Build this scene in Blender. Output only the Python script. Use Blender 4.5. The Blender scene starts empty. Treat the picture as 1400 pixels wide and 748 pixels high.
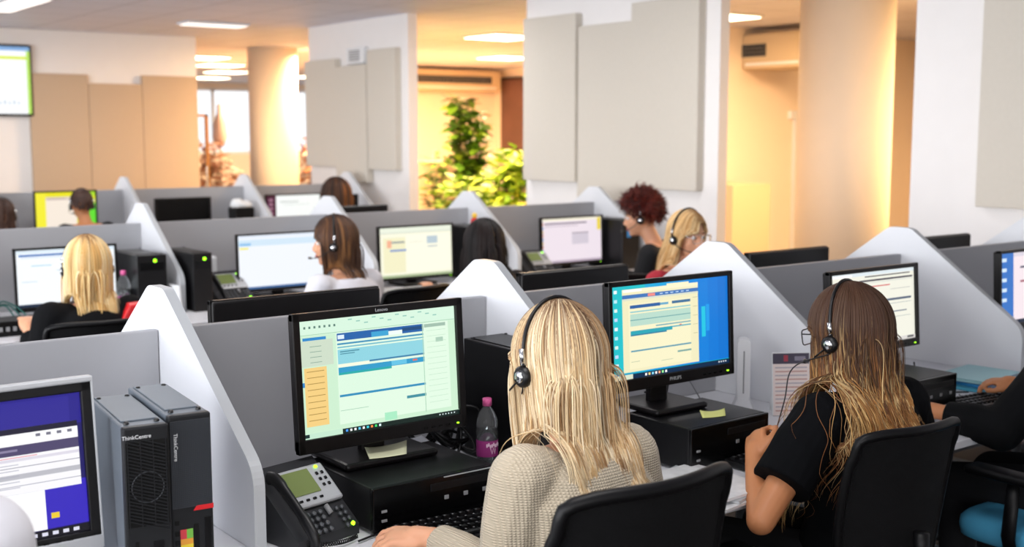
import bpy, bmesh, math, random
import numpy as np
from mathutils import Vector, Matrix, Euler, noise
PI = math.pi
random.seed(7)
scn = bpy.context.scene
COL = scn.collection
R = math.radians
DZ = 0.74          # desk height
CH = 2.72          # ceiling height

# ------------------------------------------------------------------ materials
def s2l(c):
    return tuple((v / 12.92 if v <= 0.04045 else ((v + 0.055) / 1.055) ** 2.4) for v in c)
def hexc(h):
    return s2l((int(h[0:2], 16) / 255, int(h[2:4], 16) / 255, int(h[4:6], 16) / 255))
MATS = {}
def mat(name, col, rough=0.5, metal=0.0, bump=None, var=0.0, vscale=8.0, spec=0.5, emit=None, estr=0.0,
        alpha=None, trans=0.0, ior=1.45, coat=0.0, sheen=0.0, sss=0.0):
    if name in MATS: return MATS[name]
    m = bpy.data.materials.new(name); m.use_nodes = True
    nt = m.node_tree; b = nt.nodes['Principled BSDF']
    c = hexc(col) if isinstance(col, str) else col
    b.inputs['Base Color'].default_value = (*c, 1)
    b.inputs['Roughness'].default_value = rough
    b.inputs['Metallic'].default_value = metal
    b.inputs['Specular IOR Level'].default_value = spec
    b.inputs['Transmission Weight'].default_value = trans
    b.inputs['IOR'].default_value = ior
    b.inputs['Coat Weight'].default_value = coat
    b.inputs['Sheen Weight'].default_value = sheen
    if sss:
        b.inputs['Subsurface Weight'].default_value = sss
        b.inputs['Subsurface Radius'].default_value = (1.0, 0.35, 0.2)
        b.inputs['Subsurface Scale'].default_value = 0.008
    if emit:
        e = hexc(emit) if isinstance(emit, str) else emit
        b.inputs['Emission Color'].default_value = (*e, 1); b.inputs['Emission Strength'].default_value = estr
    tc = nt.nodes.new('ShaderNodeTexCoord')
    nz = nt.nodes.new('ShaderNodeTexNoise'); nz.inputs['Scale'].default_value = vscale
    nz.inputs['Detail'].default_value = 4
    nt.links.new(tc.outputs['Object'], nz.inputs['Vector'])
    if var > 0:
        mx = nt.nodes.new('ShaderNodeMix'); mx.data_type = 'RGBA'
        mx.inputs[6].default_value = (*[v * (1 - var) for v in c], 1)
        mx.inputs[7].default_value = (*[min(1, v * (1 + var)) for v in c], 1)
        nt.links.new(nz.outputs['Fac'], mx.inputs[0]); nt.links.new(mx.outputs[2], b.inputs['Base Color'])
    if bump:
        kind, sc, st = bump
        bp = nt.nodes.new('ShaderNodeBump'); bp.inputs['Strength'].default_value = st; bp.inputs['Distance'].default_value = 0.004
        if kind == 'noise':
            t = nt.nodes.new('ShaderNodeTexNoise'); t.inputs['Scale'].default_value = sc; t.inputs['Detail'].default_value = 5
            nt.links.new(tc.outputs['Object'], t.inputs['Vector']); nt.links.new(t.outputs['Fac'], bp.inputs['Height'])
        elif kind == 'mesh':
            t = nt.nodes.new('ShaderNodeTexVoronoi'); t.inputs['Scale'].default_value = sc
            nt.links.new(tc.outputs['Object'], t.inputs['Vector']); nt.links.new(t.outputs['Distance'], bp.inputs['Height'])
        elif kind == 'knit':
            w1 = nt.nodes.new('ShaderNodeTexWave'); w1.inputs['Scale'].default_value = sc; w1.inputs['Detail'].default_value = 1; w1.bands_direction = 'X'
            w1.inputs['Distortion'].default_value = 0.6
            w2 = nt.nodes.new('ShaderNodeTexWave'); w2.inputs['Scale'].default_value = sc * 1.3; w2.bands_direction = 'Z'
            w2.inputs['Distortion'].default_value = 0.8
            mm = nt.nodes.new('ShaderNodeMath'); mm.operation = 'MULTIPLY'
            for w, i in ((w1, 0), (w2, 1)):
                nt.links.new(tc.outputs['Object'], w.inputs['Vector']); nt.links.new(w.outputs['Fac'], mm.inputs[i])
            nt.links.new(mm.outputs[0], bp.inputs['Height'])
            mx = nt.nodes.new('ShaderNodeMix'); mx.data_type = 'RGBA'
            mx.inputs[6].default_value = (*[v * 0.74 for v in c], 1); mx.inputs[7].default_value = (*[min(1, v * 1.1) for v in c], 1)
            nt.links.new(mm.outputs[0], mx.inputs[0]); nt.links.new(mx.outputs[2], b.inputs['Base Color'])
        nt.links.new(bp.outputs['Normal'], b.inputs['Normal'])
    MATS[name] = m
    return m

def mat_attr(name, emit=0.0, rough=0.5, spec=0.5, coat=0.0):
    if name in MATS: return MATS[name]
    m = bpy.data.materials.new(name); m.use_nodes = True
    nt = m.node_tree; b = nt.nodes['Principled BSDF']
    a = nt.nodes.new('ShaderNodeAttribute'); a.attribute_name = 'Col'
    b.inputs['Roughness'].default_value = rough; b.inputs['Specular IOR Level'].default_value = spec
    b.inputs['Coat Weight'].default_value = coat
    if emit:
        b.inputs['Base Color'].default_value = (0.01, 0.01, 0.01, 1)
        nt.links.new(a.outputs['Color'], b.inputs['Emission Color']); b.inputs['Emission Strength'].default_value = emit
    else:
        nt.links.new(a.outputs['Color'], b.inputs['Base Color'])
    MATS[name] = m
    return m

M_WALL = mat('wall_paint', 'F0EDEB', 0.85, bump=('noise', 60, 0.03), var=0.02)
M_WARM = mat('warm_wall_paint', 'F6E6D0', 0.85, bump=('noise', 60, 0.03), var=0.02)
M_PANEL = mat('acoustic_fabric', 'D2CBBF', 0.95, bump=('noise', 900, 0.15), var=0.03, vscale=40)
M_PANELF = mat('far_acoustic_fabric', 'C3AC93', 0.95, bump=('noise', 900, 0.15), var=0.03, vscale=40)
M_PEDGE = mat('panel_edge', 'B0A796', 0.9)
M_GABLE = mat('white_melamine', 'E4E6EA', 0.45, var=0.015, vscale=3)
M_GEDGE = mat('gable_edge_band', 'BFC3C6', 0.4)
M_DIV = mat('grey_laminate', 'A2A3A7', 0.55, var=0.03, vscale=5)
M_DIVE = mat('divider_edge', 'B9BCC1', 0.5)
M_DESK = mat('desk_white', 'DFE0E4', 0.4, var=0.02, vscale=6)
M_DLEG = mat('desk_leg', '55585C', 0.4, metal=0.6)
M_BLACK = mat('black_plastic', '08080A', 0.4, bump=('noise', 500, 0.04))
M_BLACKG = mat('black_gloss', '050506', 0.22, spec=.35)
M_BEZEL = mat('dark_bezel', '0F0D0E', 0.36, spec=.35)
M_PC = mat('pc_case', '0A0A0C', 0.4, spec=.3, bump=('noise', 300, 0.05), var=0.1)
M_TOWER = mat('tower_steel', '6C757E', 0.45, metal=0.25, var=0.12, vscale=6)
M_TOWERF = mat('tower_front', '17191C', 0.45)
M_GRILLD = mat('grille_hole', '030303', 0.9)
M_SILVER = mat('silver_plastic', 'C2C5C8', 0.35, metal=0.3)
M_CHROME = mat('chrome', 'D8DADC', 0.15, metal=1.0)
M_GREYP = mat('grey_plastic', '8C8D8F', 0.4)
M_WHITEP = mat('white_plastic', 'E8EAEC', 0.3)
M_CHAIRM = mat('chair_mesh', '09090B', 0.8, spec=.25, bump=('mesh', 500, 0.35))
M_CHAIRP = mat('chair_plastic', '060608', 0.45, spec=.3)
M_BLUE = mat('blue_seat_fabric', '4AA2CB', 0.9, bump=('noise', 500, 0.2), var=0.1)
M_SKIN = mat('skin', 'D9A07E', 0.5, sss=0.15, var=0.05, vscale=14, bump=('noise', 180, 0.05))
M_SKIN2 = mat('skin_tanned', 'C08055', 0.5, sss=0.12, var=0.05, vscale=14, bump=('noise', 180, 0.05))
M_PAPER = mat('paper', 'E9ECEE', 0.8, var=0.03, vscale=30)
M_NOTEY = mat('yellow_note', 'DDE08A', 0.8)
M_NOTEG = mat('pale_note', 'D6D8B4', 0.8)
M_LCD = mat('phone_lcd', '6F7D49', 0.25, emit='6F7D49', estr=0.15)
M_LEDG = mat('led_green', '80FF20', 0.3, emit='9CFF20', estr=3.0)
M_PINK = mat('pink_cap', 'D9609A', 0.35)
M_GLASS = mat('clear_plastic', 'F4F8FA', 0.05, trans=0.95, ior=1.2)
M_WATER = mat('water', 'E6F0F4', 0.02, trans=1.0, ior=1.33)
M_LABELP = mat('magenta_label', '8E2C70', 0.5)
M_RED = mat('red_plastic', 'D8242A', 0.45)
M_EYE = mat('eye_white', 'EEEAE6', 0.2)
M_IRIS = mat('iris_brown', '3B2416', 0.2)
M_LIP = mat('lips_rose', 'B5605A', 0.45)
M_BROW = mat('brow_brown', '5A3E28', 0.8)
M_TEAL = mat('teal_folder', '4FA7C4', 0.45)
M_TEALL = mat('pale_teal_folder', '9CCAD0', 0.4)
M_LENS = mat('lens_glass', 'FFFFFF', 0.02, trans=1.0, ior=1.02)
M_UI = mat_attr('screen_pixels', emit=1.0, rough=0.25, spec=0.35)
M_HAIR = mat_attr('hair_strands', rough=0.52, spec=0.35)
M_LEAF = mat_attr('leaf', rough=0.45)
M_PRINT = mat_attr('print', rough=0.7)

# ------------------------------------------------------------------ mesh helpers
def finish(name, bm, m, parent=None, smooth=False, loc=None):
    me = bpy.data.meshes.new(name)
    bm.to_mesh(me); bm.free()
    for x in (m if isinstance(m, (list, tuple)) else [m]): me.materials.append(x)
    if smooth:
        for p in me.polygons: p.use_smooth = True
    o = bpy.data.objects.new(name, me); COL.objects.link(o)
    if parent: o.parent = parent
    if loc is not None: o.location = loc
    return o
def tag(o, label=None, cat=None, group=None, kind=None):
    if label: o['label'] = label
    if cat: o['category'] = cat
    if group: o['group'] = group
    if kind: o['kind'] = kind
    return o
def thing(name, label, cat, loc=(0, 0, 0), rz=0.0, group=None):
    o = bpy.data.objects.new(name, None); COL.objects.link(o)
    o.empty_display_size = 0.05
    o.location = loc; o.rotation_euler = (0, 0, rz)
    return tag(o, label, cat, group)
def kids(o):
    return [c for c in COL.objects if c.parent == o]
def dup(root, loc=None, rz=None, label=None, group=None):
    r = root.copy(); COL.objects.link(r)
    if loc is not None: r.location = loc
    if rz is not None: r.rotation_euler = (0, 0, rz)
    if label: r['label'] = label
    if group: r['group'] = group
    for ch in kids(root):
        c = ch.copy(); COL.objects.link(c); c.parent = r
        for g in kids(ch):
            d = g.copy(); COL.objects.link(d); d.parent = c
    return r

def box(bm, c, s, bev=0.0, seg=2, rot=None, mi=0):
    r = bmesh.ops.create_cube(bm, size=1.0)
    vs = r['verts']
    bmesh.ops.scale(bm, verts=vs, vec=s)
    fs = set(f for v in vs for f in v.link_faces)
    if bev > 0:
        es = list(set(e for v in vs for e in v.link_edges))
        rr = bmesh.ops.bevel(bm, geom=es, offset=bev, segments=seg, profile=0.5, affect='EDGES')
        fs = set(rr['faces']) | set(f for f in fs if f.is_valid)
        vs = list(set(v for f in fs for v in f.verts))
    M = Matrix.Translation(Vector(c))
    if rot is not None: M = M @ (rot if isinstance(rot, Matrix) else Euler(rot).to_matrix().to_4x4())
    bmesh.ops.transform(bm, matrix=M, verts=vs)
    for f in fs: f.material_index = mi
    return vs
def ring_loft(bm, rings, cap=True, mi=0, closed=True):
    prev = None; first = None
    for rg in rings:
        vs = [bm.verts.new(p) for p in rg]
        if prev:
            n = len(vs)
            for i in range(n if closed else n - 1):
                f = bm.faces.new((prev[i], prev[(i + 1) % n], vs[(i + 1) % n], vs[i])); f.material_index = mi
        else: first = vs
        prev = vs
    if cap:
        f = bm.faces.new(list(reversed(first))); f.material_index = mi
        f = bm.faces.new(prev); f.material_index = mi
def frames(pts):
    pts = [Vector(p) for p in pts]; out = []
    up = None
    for i, p in enumerate(pts):
        t = (pts[min(i + 1, len(pts) - 1)] - pts[max(i - 1, 0)])
        if t.length < 1e-9: t = Vector((0, 0, 1))
        t.normalize()
        if up is None:
            a = Vector((0, 0, 1)) if abs(t.z) < 0.9 else Vector((0, 1, 0))
            up = (a - t * a.dot(t)).normalized()
        else:
            up = (up - t * up.dot(t))
            up = up.normalized() if up.length > 1e-6 else t.orthogonal().normalized()
        out.append((p, t, up, t.cross(up)))
    return out
def tube(bm, pts, r, n=8, cap=True, mi=0, flat=1.0):
    rs = r if isinstance(r, (list, tuple)) else [r] * len(pts)
    rings = []
    for (p, t, u, v), q in zip(frames(pts), rs):
        rings.append([p + u * (math.cos(2 * PI * k / n) * q * flat) + v * (math.sin(2 * PI * k / n) * q) for k in range(n)])
    ring_loft(bm, rings, cap, mi)
def spline(pts, n=8):
    P = [Vector(p) for p in pts]; P = [P[0] * 2 - P[1]] + P + [P[-1] * 2 - P[-2]]
    out = []
    for i in range(1, len(P) - 2):
        for k in range(n):
            t = k / n; a, b, c, d = P[i - 1], P[i], P[i + 1], P[i + 2]
            out.append(0.5 * ((2 * b) + (c - a) * t + (2 * a - 5 * b + 4 * c - d) * t * t + (-a + 3 * b - 3 * c + d) * t ** 3))
    out.append(P[-2])
    return out
def lathe(bm, prof, c=(0, 0, 0), n=24, mi=0, cap=True):
    rings = [[Vector((c[0] + r * math.cos(2 * PI * k / n), c[1] + r * math.sin(2 * PI * k / n), c[2] + z)) for k in range(n)] for r, z in prof]
    ring_loft(bm, rings, cap, mi)
def prism(bm, poly, axis, a, b, mi=0, emi=None):
    # poly in 2-D, extruded along axis between a and b
    def P(u, v, w):
        return Vector((w, u, v)) if axis == 'x' else (Vector((u, w, v)) if axis == 'y' else Vector((u, v, w)))
    A = [bm.verts.new(P(u, v, a)) for u, v in poly]; B = [bm.verts.new(P(u, v, b)) for u, v in poly]
    n = len(poly)
    f = bm.faces.new(A); f.material_index = mi
    f = bm.faces.new(list(reversed(B))); f.material_index = mi
    for i in range(n):
        f = bm.faces.new((A[i], B[i], B[(i + 1) % n], A[(i + 1) % n])); f.material_index = mi if emi is None else emi
def ell(bm, c, r, u=16, v=10, rot=None):
    rr = bmesh.ops.create_uvsphere(bm, u_segments=u, v_segments=v, radius=1.0)
    M = Matrix.Translation(Vector(c))
    if rot is not None: M = M @ Euler(rot).to_matrix().to_4x4()
    M = M @ Matrix.Diagonal((r[0], r[1], r[2], 1))
    bmesh.ops.transform(bm, matrix=M, verts=rr['verts'])
def recalc(bm):
    bmesh.ops.recalc_face_normals(bm, faces=bm.faces)
def round_poly(pts, rad, n=5):
    # pts: list of (u,v); rad: list of radii -> rounded polygon
    out = []
    L = len(pts)
    for i in range(L):
        p = Vector(pts[i]); a = Vector(pts[i - 1]); b = Vector(pts[(i + 1) % L]); r = rad[i]
        if r <= 0: out.append(tuple(p)); continue
        d1 = (a - p).normalized(); d2 = (b - p).normalized()
        ang = d1.angle(d2); t = min(r / math.tan(ang / 2), (a - p).length * .49, (b - p).length * .49)
        s = p + d1 * t; e = p + d2 * t
        for k in range(n + 1):
            w = k / n
            out.append(tuple(s * (1 - w) ** 2 + p * 2 * w * (1 - w) + e * w * w))
    return out

_txt = {}
def text_into(bm, s, size, M, mi=0, depth=0.0003):
    cu = bpy.data.curves.new('t', 'FONT'); cu.body = s; cu.size = size; cu.extrude = depth; cu.align_x = 'CENTER'; cu.align_y = 'CENTER'
    o = bpy.data.objects.new('t', cu); COL.objects.link(o)
    dg = bpy.context.evaluated_depsgraph_get()
    me = bpy.data.meshes.new_from_object(o.evaluated_get(dg))
    COL.objects.unlink(o); bpy.data.objects.remove(o)
    me.transform(M)
    vs = [bm.verts.new(v.co) for v in me.vertices]
    for p in me.polygons:
        try:
            f = bm.faces.new([vs[i] for i in p.vertices]); f.material_index = mi
        except ValueError: pass
    bpy.data.meshes.remove(me)

def remeshed(name, bm, voxel, m, parent, smooth_it=4, disp=None):
    recalc(bm)
    me = bpy.data.meshes.new(name + '_src'); bm.to_mesh(me); bm.free()
    o = bpy.data.objects.new('tmp', me); COL.objects.link(o)
    md = o.modifiers.new('r', 'REMESH'); md.mode = 'VOXEL'; md.voxel_size = voxel; md.use_smooth_shade = True
    if smooth_it:
        sm = o.modifiers.new('s', 'SMOOTH'); sm.factor = 0.5; sm.iterations = smooth_it
    dg = bpy.context.evaluated_depsgraph_get()
    out = bpy.data.meshes.new_from_object(o.evaluated_get(dg))
    COL.objects.unlink(o); bpy.data.objects.remove(o); bpy.data.meshes.remove(me)
    out.name = name
    if disp:
        amp, sc = disp
        n = len(out.vertices)
        co = np.empty(n * 3, dtype=np.float32); out.vertices.foreach_get('co', co)
        no = np.empty(n * 3, dtype=np.float32); out.vertices.foreach_get('normal', no)
        co = co.reshape(-1, 3); no = no.reshape(-1, 3)
        dd = np.array([noise.noise(Vector(q)) * .65 + noise.noise(Vector((q[0] * 2.3, q[1] * 2.3, q[2] * 1.1 + 7))) * .35 for q in (co * sc).tolist()], dtype=np.float32)
        co = co + no * dd[:, None] * amp
        out.vertices.foreach_set('co', co.ravel()); out.update()
    out.materials.clear(); out.materials.append(m)
    for p in out.polygons: p.use_smooth = True
    r = bpy.data.objects.new(name, out); COL.objects.link(r); r.parent = parent
    return r

def rects_mesh(name, rects, w, h, m, parent=None, z0=0.0):
    """flat layered rectangles in the XZ plane facing -Y; rects = (x0,y0,x1,y1,hex) with y down 0..1"""
    vs = []; fs = []; cs = []
    for i, (x0, y0, x1, y1, c) in enumerate(rects):
        d = -0.00005 * i
        b = len(vs)
        for (x, y) in ((x0, y1), (x1, y1), (x1, y0), (x0, y0)):
            vs.append(((x - .5) * w, d + z0, (.5 - y) * h))
        fs.append((b, b + 1, b + 2, b + 3))
        cs += [(*hexc(c), 1)] * 4
    me = bpy.data.meshes.new(name); me.from_pydata(vs, [], fs)
    ca = me.color_attributes.new('Col', 'FLOAT_COLOR', 'CORNER')
    ca.data.foreach_set('color', np.array(cs, dtype=np.float32).ravel())
    me.materials.append(m)
    o = bpy.data.objects.new(name, me); COL.objects.link(o)
    if parent: o.parent = parent
    return o

# ------------------------------------------------------------------ the setting
def slab(name, x0, x1, y0, y1, z0, z1, m, kind='structure'):
    bm = bmesh.new(); box(bm, ((x0 + x1) / 2, (y0 + y1) / 2, (z0 + z1) / 2), (x1 - x0, y1 - y0, z1 - z0))
    o = finish(name, bm, m); tag(o, kind=kind); return o

def tile_mat(name, c1, c2, sc):
    m = bpy.data.materials.new(name); m.use_nodes = True; nt = m.node_tree; b = nt.nodes['Principled BSDF']
    tc = nt.nodes.new('ShaderNodeTexCoord'); br = nt.nodes.new('ShaderNodeTexBrick')
    br.offset = 0; br.inputs['Scale'].default_value = sc; br.inputs['Brick Width'].default_value = 1; br.inputs['Row Height'].default_value = 1
    br.inputs['Mortar Size'].default_value = 0.012
    br.inputs['Color1'].default_value = (*hexc(c1), 1); br.inputs['Color2'].default_value = (*hexc(c1), 1); br.inputs['Mortar'].default_value = (*hexc(c2), 1)
    nt.links.new(tc.outputs['Object'], br.inputs['Vector']); nt.links.new(br.outputs['Color'], b.inputs['Base Color'])
    b.inputs['Roughness'].default_value = 0.55
    return m
slab('floor', -6, 16, -3, 28, -0.1, 0, mat('dark_carpet', '4A4442', 0.95, bump=('noise', 300, 0.4), var=0.2, vscale=60))
slab('ceiling', -6, 16, -3, 28, CH, CH + 0.1, tile_mat('ceiling_tiles', 'D8D8E4', 'A8A8B2', 1.667))
slab('wall_far', -6, 5.45, 13.2, 13.35, 0, CH, M_WALL)
slab('wall_far_pier', 5.9, 6.0, 9.38, 11.31, 0, CH, M_WALL)
slab('wall_middle_pier', 5.9, 5.985, 5.53, 7.61, 0, CH, M_WALL)
slab('wall_right_pier', 5.9, 6.0, -3, 4.05, 0, CH, M_WALL)
slab('wall_warm_back', 10.3, 12.5, 17.0, 17.12, 0, CH, M_WARM)
slab('wall_warm_right', 12.5, 12.62, 9.4, 17.12, 0, CH, M_WARM)
slab('wall_warm_alcove', 8.7, 15.9, 8.6, 8.72, 0, CH, M_WARM)
slab('wall_warm_side', 12.6, 12.7, -3, 8.6, 0, CH, M_WARM)
slab('wall_rear', -6, 16, -3.1, -3.0, 0, CH, M_WALL)
# distant wall of the warm hall with a row of bright windows
slab('wall_distant_sill', 5, 16, 25, 25.15, 0, 1.15, M_WARM)
slab('wall_distant_header', 5, 16, 25, 25.15, 2.6, CH, M_WARM)
slab('trim_1', 8.9, 9.2, 25, 25.15, 1.15, 2.6, M_WARM)
slab('trim_2', 12.2, 12.5, 25, 25.15, 1.15, 2.6, M_WARM)
slab('trim_3', 15.0, 15.3, 25, 25.15, 1.15, 2.6, M_WARM)
for i, (a, b) in enumerate(((5, 8.9), (9.2, 12.2), (12.5, 15.0), (15.3, 16))):
    bm = bmesh.new()
    for (x0, x1, z0, z1) in ((a, a + .06, 1.15, 2.6), (b - .06, b, 1.15, 2.6), (a, b, 1.15, 1.21), (a, b, 2.54, 2.6), ((a + b) / 2 - .03, (a + b) / 2 + .03, 1.15, 2.6)):
        box(bm, ((x0 + x1) / 2, 25.07, (z0 + z1) / 2), (x1 - x0, .06, z1 - z0))
    w = finish('window_%d' % (i + 1), bm, M_WHITEP); tag(w, kind='structure')
    bm = bmesh.new(); box(bm, ((a + b) / 2, 25.07, 1.8), (b - a, .01, 1.45))
    finish('pane', bm, M_LENS, w)
# narrow framed glass leaf in the opening beside the far wall
bm = bmesh.new()
for (x0, x1, z0, z1) in ((5.565, 5.60, 0, 1.85), (5.452, 5.46, 0, 1.85), (5.452, 5.60, 1.82, 1.85), (5.452, 5.60, 0, 0.1)):
    box(bm, ((x0 + x1) / 2, 13.28, (z0 + z1) / 2), (x1 - x0, .04, z1 - z0))
d = finish('door_1', bm, mat('brass_frame', '9A6A38', 0.4, metal=0.3)); tag(d, kind='structure')
bm = bmesh.new(); box(bm, (5.51, 13.28, .95), (.1, .01, 1.7)); finish('glass_panel', bm, M_LENS, d)
bm = bmesh.new(); tube(bm, [(5.55, 13.22, .95), (5.55, 13.22, 1.25)], .012); finish('door_handle', bm, M_CHROME, d)

# acoustic panels
def apanel(x0, x1, y0, y1, z0, z1, m, label, group=None):
    bm = bmesh.new(); box(bm, ((x0 + x1) / 2, (y0 + y1) / 2, (z0 + z1) / 2), (x1 - x0, y1 - y0, z1 - z0), bev=0.006)
    o = finish('acoustic_panel', bm, m); tag(o, label, 'acoustic panel', group)
for (a, b, zt, lab) in ((3.585, 4.196, 2.262, 'leftmost taupe acoustic panel on far wall beside the wall screen'),
                       (4.2, 4.786, 2.17, 'shorter middle taupe acoustic panel on the far wall'),
                       (4.79, 5.43, 2.27, 'right taupe acoustic panel on the far wall next to the opening')):
    apanel(a, b, 13.14, 13.198, 0.3, zt, M_PANELF, lab)
T = 0.07
apanel(5.9 - T, 5.898, 10.63, 11.28, 1.3, 2.37, M_PANEL, 'left narrow beige acoustic panel on the far white pier')
apanel(5.9 - T - .01, 5.898, 10.02, 10.62, 1.16, 2.29, M_PANEL, 'middle beige acoustic panel on far pier, below the small vent')
apanel(5.9 - T, 5.898, 9.5, 10.01, 1.29, 2.42, M_PANEL, 'right beige acoustic panel on the far white pier')
apanel(5.9 - T, 5.898, 6.93, 7.57, 1.27, 2.53, M_PANEL, 'left beige acoustic panel on the middle white pier')
apanel(5.9 - T + .02, 5.898, 6.33, 6.925, 1.14, 2.43, M_PANEL, 'lower hanging middle beige acoustic panel on the middle pier')
apanel(5.9 - T, 5.898, 5.66, 6.32, 1.25, 2.55, M_PANEL, 'right beige acoustic panel on the middle white pier')
apanel(5.9 - T, 5.898, 2.4, 3.6, 1.25, 2.55, M_PANEL, 'beige acoustic panel on the right white pier at frame edge')
# small vent plate on far pier
t = thing('vent_plate', 'small white square vent plate above the far pier panels', 'vent', (5.895, 10.25, 2.38))
bm = bmesh.new(); box(bm, (-.03, 0, 0), (.06, .34, .16), bev=.008); finish('frame', bm, M_WHITEP, t)
bm = bmesh.new()
for k in range(5): box(bm, (-.063, 0, -.045 + k * .0225), (.006, .2, .012))
finish('louvre', bm, M_GREYP, t)

# columns in the warm hall
def column(x, y, r, label, square=False):
    t = thing('column', label, 'column', (x, y, 0))
    bm = bmesh.new()
    if square: box(bm, (0, 0, CH / 2), (2 * r, 2 * r, CH), bev=.02)
    else: lathe(bm, [(r, 0), (r, CH)], n=64)
    finish('shaft', bm, M_WARM, t, smooth=not square)
    bm = bmesh.new()
    if square:
        box(bm, (0, 0, .06), (2 * r + .03, 2 * r + .03, .12), bev=.005)
    else: lathe(bm, [(r + .012, 0), (r + .012, .1), (r + .004, .11)], n=64)
    finish('plinth', bm, M_WHITEP, t)
column(6.98, 14.4, 0.315, 'round warm lit column behind the far opening')
column(7.43, 5.69, 0.345, 'wide round warm lit column between middle and right piers')

# air conditioners
def aircon(loc, rz, label, w=1.2, h=.3, d=.4, gs=.82, gx=-.02):
    t = thing('air_conditioner', label, 'air conditioner', loc, rz)
    bm = bmesh.new(); box(bm, (0, 0, 0), (w, d, h), bev=.02); finish('housing', bm, mat('aircon_body', 'CDB896', .5), t)
    bm = bmesh.new(); box(bm, (gx, -d / 2 - .002, .01), (w * gs, .01, h * .36)); g = finish('air_grille', bm, M_GRILLD, t)
    bm = bmesh.new()
    for k in range(4): box(bm, (gx, -d / 2 - .01, .01 - h * .15 + k * h * .1), (w * gs * .98, .008, .008))
    finish('louvre', bm, M_GREYP, g)
    bm = bmesh.new(); box(bm, (0, -d / 2 - .004, -h * .36), (w * .9, .012, h * .08), bev=.004); finish('air_flap', bm, M_WHITEP, t)
aircon((11.3, 16.75, 2.5), 0, 'long wall air conditioner with dark slot above the tall plant', 1.9, .34, .45)
aircon((9.75, 8.073, 2.47), -PI / 2, 'beige ceiling air conditioner seen from its side, next to round column', 1.05, .36, .5, .3, -.36)

# dark framed picture
t = thing('framed_picture', 'large dark brown abstract picture on the warm right wall', 'picture', (12.48, 15.7, 1.95))
bm = bmesh.new(); box(bm, (0, 0, 0), (.05, 2.2, 1.25), bev=.005); finish('frame', bm, mat('frame_dark', '2B1C18', .5), t)
bm = bmesh.new(); box(bm, (-.03, 0, 0), (.01, 2.12, 1.17)); finish('canvas', bm, mat('dark_canvas', '6A4A40', .6, var=.5, vscale=2.0), t)
# low warm partition seen between the piers, thin wall pipe
o = slab('low_cabinet', 8.75, 9.3, 8.0, 8.58, 0, 1.13, mat('peach_laminate', 'EBC9A4', .6), kind=None)
tag(o, 'plain peach low cabinet against the warm alcove wall', 'cabinet')
o = slab('low_cabinet', 8.0, 9.4, 13.3, 14.0, 0, 1.25, mat('peach_laminate', 'EBC9A4', .6), kind=None)
tag(o, 'plain peach cabinet standing left of the tall green plant', 'cabinet')
t = thing('wall_conduit', 'thin vertical cable conduit on pale alcove wall', 'conduit', (10.35, 8.58, 0))
bm = bmesh.new(); box(bm, (0, 0, .9), (.05, .03, 1.8), bev=.005); finish('trunking', bm, M_WHITEP, t)
bm = bmesh.new(); box(bm, (-.03, -.005, 1.83), (.14, .05, .09), bev=.006); finish('junction_box', bm, M_WHITEP, t)

# ceiling lights
M_LP = mat('light_panel_warm', 'FFFFFF', 0.5, emit=(1.0, .78, .5), estr=9)
M_LPW = mat('light_panel_white', 'FFFFFF', 0.5, emit=(1.0, .90, .84), estr=1.1)
def clight(x, y, w, d, m, label, group=None):
    t = thing('ceiling_light', label, 'ceiling light', (x, y, CH), 0, group)
    bm = bmesh.new(); box(bm, (0, 0, -.012), (w + .05, d + .05, .022), bev=.004); finish('frame', bm, M_WHITEP, t)
    bm = bmesh.new(); box(bm, (0, 0, -.0265), (w, d, .006)); finish('diffuser', bm, m, t)
wl = [(8.1, 10.9), (10.4, 13.9), (8.28, 7.85), (6.7, 11.9), (8.3, 14.3), (6.9, 16.5), (7.9, 18.2), (8.9, 20.2), (9.6, 22.6), (11.0, 21.0), (8.7, 4.6)]
for (x, y) in wl: clight(x, y, .6, .6, M_LP, 'square recessed ceiling light glowing warm in the hall behind the piers', 'warm hall ceiling lights')
clight(4.9, 11.4, .6, .25, M_LPW, 'pale rectangular ceiling light near the far opening')
clight(2.8, 10.6, .25, 1.2, M_LPW, 'pale strip ceiling light at the upper left corner')

# wall-mounted screen
t = thing('wall_television', 'wall mounted bright screen at the left edge on far wall', 'television', (3.02, 13.12, 2.18))
bm = bmesh.new(); box(bm, (0, .03, 0), (1.2, .05, .74), bev=.015); finish('housing', bm, M_BLACK, t)
ui = [(0, 0, 1, 1, 'FAFCFF'), (0, 0, 1, .06, '7FA8D8'), (0, .14, 1, .19, 'D9E84A'), (.97, .06, 1, 1, 'B6E060')]
for k in range(8): ui.append((.6 + .04 * k, .8 + .02 * (k % 2), .62 + .04 * k, .86, 'C8D4DE'))
rects_mesh('screen', ui, 1.15, .69, M_UI, t).location = (0, .0035, 0)
bm = bmesh.new(); box(bm, (0, .065, 0), (.3, .02, .3)); finish('wall_bracket', bm, M_BLACK, t)

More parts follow.
